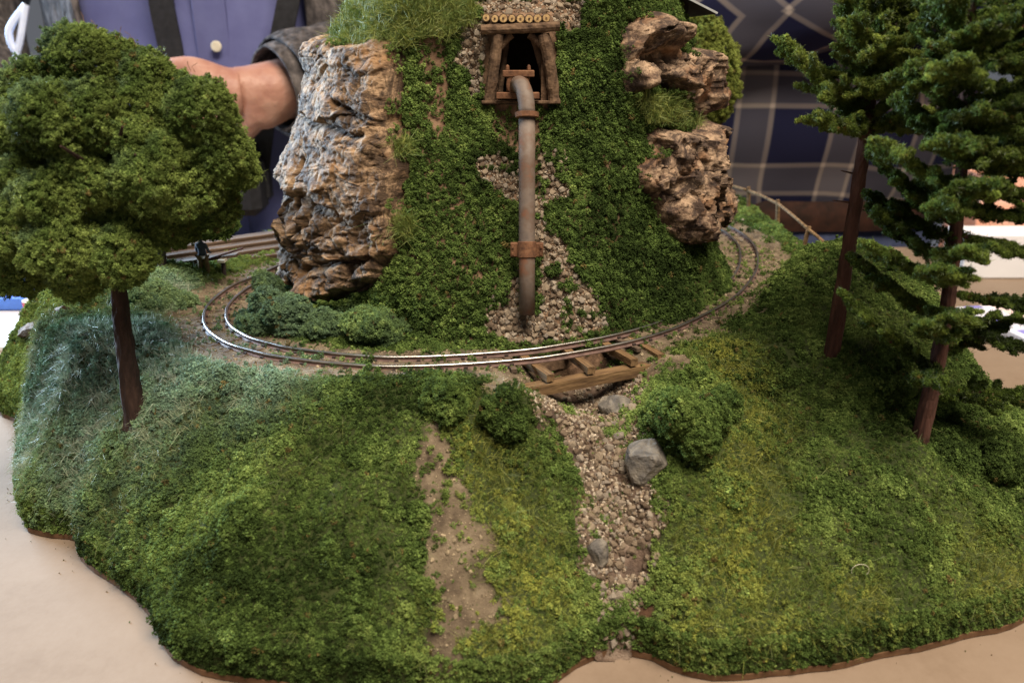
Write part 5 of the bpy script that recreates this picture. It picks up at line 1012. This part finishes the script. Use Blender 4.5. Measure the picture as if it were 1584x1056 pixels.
def body_mesh(root, wristL, elbowL, wristR, elbowR, handL, handR, k=1.0):
    """local coordinates from the floor; arms end in five-fingered hands"""
    v = [(0,0,.95),(0,0,1.15),(0,0,1.36),(0,.0,1.50),(0,-.02,1.60),(0,-.03,1.68),(0,-.02,1.76),(.18,0,1.43),(-.18,0,1.43),(.1,0,.88),(.11,0,.48),(.11,.02,.08),(.12,-.15,.03),(-.1,0,.88),(-.11,0,.48),(-.11,.02,.08),(-.12,-.15,.03)]
    e = [(0,1),(1,2),(2,3),(3,4),(4,5),(5,6),(2,7),(2,8),(0,9),(9,10),(10,11),(11,12),(0,13),(13,14),(14,15),(15,16)]
    r = [(.13,.10),(.12,.09),(.14,.10),(.055,.055),(.075,.085),(.08,.095),(.055,.06),(.055,.055),(.055,.055),(.08,.08),(.055,.055),(.04,.04),(.04,.03),(.08,.08),(.055,.055),(.04,.04),(.04,.03)]
    for sh, el_, wr, hd in ((7, elbowL, wristL, handL), (8, elbowR, wristR, handR)):
        b0 = len(v); el_ = Vector(el_); wr = Vector(wr); v.append(tuple(el_)); r.append((.042,.042)); e.append((sh, b0)); v.append(tuple(wr)); r.append((.030,.030)); e.append((b0, b0+1))
        fwd, across, nrm_ = [Vector(q).normalized() for q in hd]; palm = wr+fwd*.052; v.append(tuple(wr+fwd*.03)); r.append((.032,.028)); e.append((b0+1, b0+2)); v.append(tuple(palm)); r.append((.034,.024)); e.append((b0+2, b0+3))
        for i, (off, l) in enumerate([(-.033,.070),(-.011,.080),(.011,.076),(.033,.060)]):
            base_ = palm+across*off*.9+fwd*.028; m1 = base_+fwd*l*.45+nrm_*(-.012); m2 = m1+fwd*l*.25+nrm_*(-.026); m3 = m2+fwd*l*.02+nrm_*(-.022); b1 = len(v); v += [tuple(base_), tuple(m1), tuple(m2), tuple(m3)]; r += [(.0105,.0105),(.0095,.0095),(.0088,.0088),(.007,.007)]; e += [(b0+3, b1), (b1, b1+1), (b1+1, b1+2), (b1+2, b1+3)]
        tb0 = wr+fwd*.03-across*.03; t1_ = tb0+fwd*.03-across*.022-nrm_*.012; t2_ = t1_+fwd*.03-across*.004-nrm_*.012; b1 = len(v); v += [tuple(tb0), tuple(t1_), tuple(t2_)]; r += [(.014,.014),(.011,.011),(.0085,.0085)]; e += [(b0+2, b1), (b1, b1+1), (b1+1, b1+2)]
    return skin_body('body', v, e, r, 0, M['skin'], root, 2)
def trousers(root, mat, zt): 
    loft('trousers', [(0, 0, .80, .165, .125), (0, 0, .88, .175, .13), (0, 0, zt, .165, .125)], mat, root, fold=.006, seed=3)
    for s in (-1, 1): tube_cloth('trouser_leg', [(s*.095, 0, .86), (s*.10, 0, .5), (s*.11, .01, .07)], [.092, .075, .062], mat, root, .006, 4)
def hair(root, mat):
    v, f = ico(3); V = [(x*.088, y*.105-.015, z*.10+1.70) for x, y, z in v]; keepf = [q for q in f if np.mean([V[i][2] for i in q]) > 1.70 or np.mean([V[i][1] for i in q]) > .03]; o = link('hair', mesh('hair', V, keepf), mat, root, True); s = o.modifiers.new('thick', 'SOLIDIFY'); s.thickness = .012; s.offset = 1
def face(root):
    mb = MB(); mb.tube([(0, -.115, 1.70), (0, -.132, 1.665), (0, -.128, 1.65)], [.007, .012, .013], 10); mb.build('nose', M['skin'], root, True)
    for s in (-1, 1): mb = MB(); mb.tube([(s*.032, -.100, 1.70), (s*.032, -.112, 1.70)], [.013, .006], 12); mb.build('eye', M['ivory'], root, True); mb = MB(); mb.tube([(s*.082, -.02, 1.72), (s*.092, -.01, 1.69), (s*.082, -.02, 1.65)], [.008, .014, .008], 8); mb.build('ear', M['skin'], root, True)
    mb = MB(); mb.tube([(-.026, -.108, 1.615), (0, -.118, 1.612), (.026, -.108, 1.615)], [.003, .006, .003], 8); mb.build('mouth', M['red_label'], root, True)
M['hair'] = noisy('grey_hair', [(.3, (.1, .09, .08)), (.7, (.22, .2, .18))], 200, .8, bump=.5)

# left: blue shirt, grey cardigan
PLX, PLY = -.335, 1.03
pl = tag(empty('person', (PLX, PLY, FLOOR_Z)), 'person in blue shirt and grey knitted cardigan holding a hand at the waist', 'person')
toL = lambda p: Vector(p)-Vector((PLX, PLY, FLOOR_Z))
wr = toL(at_Y(432, 138, .835)); hx = toL(at_Y(300, 152, .80))
rw = toL((-.50, .80, -.045))
body_mesh(pl, tuple(wr), (.27, -.03, 1.115), tuple(rw), (-.30, -.02, 1.16), [(hx-wr), (0.05, .1, 1), (.1, -1, .05)], [(.1, -.95, -.15), (1, .1, 0), (0, -.2, 1)])
loft('shirt', [(0, 0, .84, .178, .125), (0, 0, .92, .182, .13), (0, -.005, 1.05, .180, .130), (0, 0, 1.2, .178, .128), (0, 0, 1.36, .19, .125), (0, 0, 1.46, .14, .09), (0, 0, 1.51, .065, .065)], M['shirt_blue'], pl, fold=.010, fs=11, seed=7)
trousers(pl, M['trouser_blue'], .90)
loft('cardigan', [(0, .0, .90, .205, .142), (0, 0, 1.05, .202, .144), (0, 0, 1.2, .20, .143), (0, 0, 1.36, .208, .14), (0, 0, 1.46, .155, .10), (0, 0, 1.5, .085, .08)], M['knit'], pl, fold=.010, fs=12, seed=9, arc=(math.radians(-58), math.radians(238))).modifiers.new('thick', 'SOLIDIFY').thickness = .006
ea = Vector((.27, -.03, 1.115)); tube_cloth('sleeve', [(.175, 0, 1.42), (.25, 0, 1.25), ea, ea.lerp(wr, .55), ea.lerp(wr, .98)], [.075, .068, .06, .052, .05], M['knit'], pl, .006, 5)
eb = Vector((-.30, -.02, 1.16)); tube_cloth('sleeve', [(-.175, 0, 1.42), (-.26, 0, 1.28), eb, eb.lerp(rw, .5), eb.lerp(rw, .92)], [.075, .068, .06, .052, .046], M['knit'], pl, .006, 6)
cuff = [ea.lerp(wr, .90), ea.lerp(wr, .96), ea.lerp(wr, 1.03)]; tube_cloth('cuff', cuff, [.047, .045, .041], M['knit'], pl, .003, 8, m=20)
c = toL(at_Y(335, 72, PLY-.140)); mb = MB(); mb.tube([c, c+Vector((0, -.002, 0)), c+Vector((0, -.0025, 0))], [.0055, .0055, .0042], 18); mb.build('button', M['ivory'], pl)
mb = MB(); c2 = toL(at_Y(322, 20, PLY-.136)); mb.box((c2.x, c2.y+.004, 1.16), (.0345, .006, .56), bev=.001); mb.build('shirt_placket', M['shirt_blue'], pl)
hair(pl, M['hair']); face(pl)
# camera bag with neck straps
bag = tag(empty('shoulder_bag', (PLX, PLY-.16, .0)), 'black bag hanging on two black straps in front of the blue shirt', 'bag')
def strap(pts, w):
    pp = spline([tuple(p) for p in pts], 24); V = []
    for p in pp:
        for sx, sy in ((-w, 0), (w, 0), (w, .003), (-w, .003)): V.append((p[0]+sx, p[1]+sy, p[2]))
    F = [(i*4+k, i*4+(k+1) % 4, (i+1)*4+(k+1) % 4, (i+1)*4+k) for i in range(23) for k in range(4)]+[(0, 1, 2, 3), (95, 94, 93, 92)]; return rebase(link('strap', mesh('strap', V, F), M['black']), bag)
strap([at_Y(345, 250, .868), at_Y(275, 130, .868), at_Y(262, 70, .872), at_Y(248, 0, .874), at_Y(243, -60, .88), at_Y(250, -330, .93)], .0125); strap([at_Y(396, 300, .866), at_Y(408, 190, .866), at_Y(430, 80, .872), at_Y(446, 0, .874), at_Y(456, -60, .88), at_Y(440, -330, .93)], .0115)
bp_ = at_Y(352, 285, .845); mb = MB(); mb.box(bp_, (.075, .04, .062), bev=.008); rebase(mb.build('bag_body', M['black']), bag); mb = MB(); mb.box(at_Y(403, 285, .862), (.022, .02, .034), bev=.004); rebase(mb.build('buckle', M['black']), bag)
# pale bluish looped strip at the far left
M['pale_strip'] = noisy('pale_strip', [(.3, (.55, .62, .82)), (.7, (.7, .76, .9))], 40, .4, bump=0)
mb = MB(); q = [at_Y(40, 8, .875), at_Y(14, 48, .87), at_Y(27, 78, .87), at_Y(40, 8, .873)]; mb.tube([Vector(p) for p in spline([tuple(p) for p in q], 20)], .0035, 8); mb.tube([at_Y(27, 75, .87), at_Y(24, 110, .87)], .0035, 8); o = mb.build('looped_strip', M['pale_strip']); tag(o, 'pale blue looped strip hanging on the grey cardigan', 'looped_strip')

# right: plaid shirt, arms folded
PRX, PRY = .345, 1.02
pr_ = tag(empty('person', (PRX, PRY, FLOOR_Z)), 'person in dark blue plaid shirt with folded arms and brown belt', 'person')
toR = lambda p: Vector(p)-Vector((PRX, PRY, FLOOR_Z))
lw = Vector((-.13, -.175, 1.215)); rw2 = Vector((.10, -.20, 1.19))
body_mesh(pr_, tuple(lw), (.27, -.06, 1.17), tuple(rw2), (-.26, -.07, 1.145), [(-1, .1, .05), (0, .1, 1), (0, -1, 0)], [(1, .15, .1), (0, .1, 1), (0, -1, 0)])
M['plaid'] = plaid_mat('plaid', 0.0); M['plaid45'] = plaid_mat('plaid_bias', math.radians(40))
loft('shirt', [(0, 0, .955, .178, .128), (0, 0, .985, .19, .138), (0, -.01, 1.05, .195, .148), (0, -.005, 1.15, .19, .142), (0, 0, 1.36, .195, .13), (0, 0, 1.46, .14, .09), (0, 0, 1.52, .065, .065)], M['plaid'], pr_, fold=.012, fs=9, seed=17, uv=True)
trousers(pr_, M['jeans'], .955)
loft('belt', [(0, 0, .928, .179, .1335), (0, 0, .945, .181, .135), (0, 0, .962, .179, .1335)], M['belt'], pr_)
e1a = Vector((-.26, -.07, 1.145)); tube_cloth('sleeve', [(-.175, 0, 1.43), (-.25, -.02, 1.28), e1a, e1a.lerp(rw2, .35)+Vector((0, -.025, 0)), e1a.lerp(rw2, .98)], [.078, .07, .066, .062, .05], M['plaid45'], pr_, .008, 15)
e2a = Vector((.27, -.06, 1.17)); tube_cloth('sleeve', [(.175, 0, 1.43), (.25, -.02, 1.29), e2a, e2a.lerp(lw, .4), e2a.lerp(lw, .98)], [.078, .07, .064, .056, .048], M['plaid45'], pr_, .008, 16)
hair(pr_, M['hair']); face(pr_)
print('tris ok')
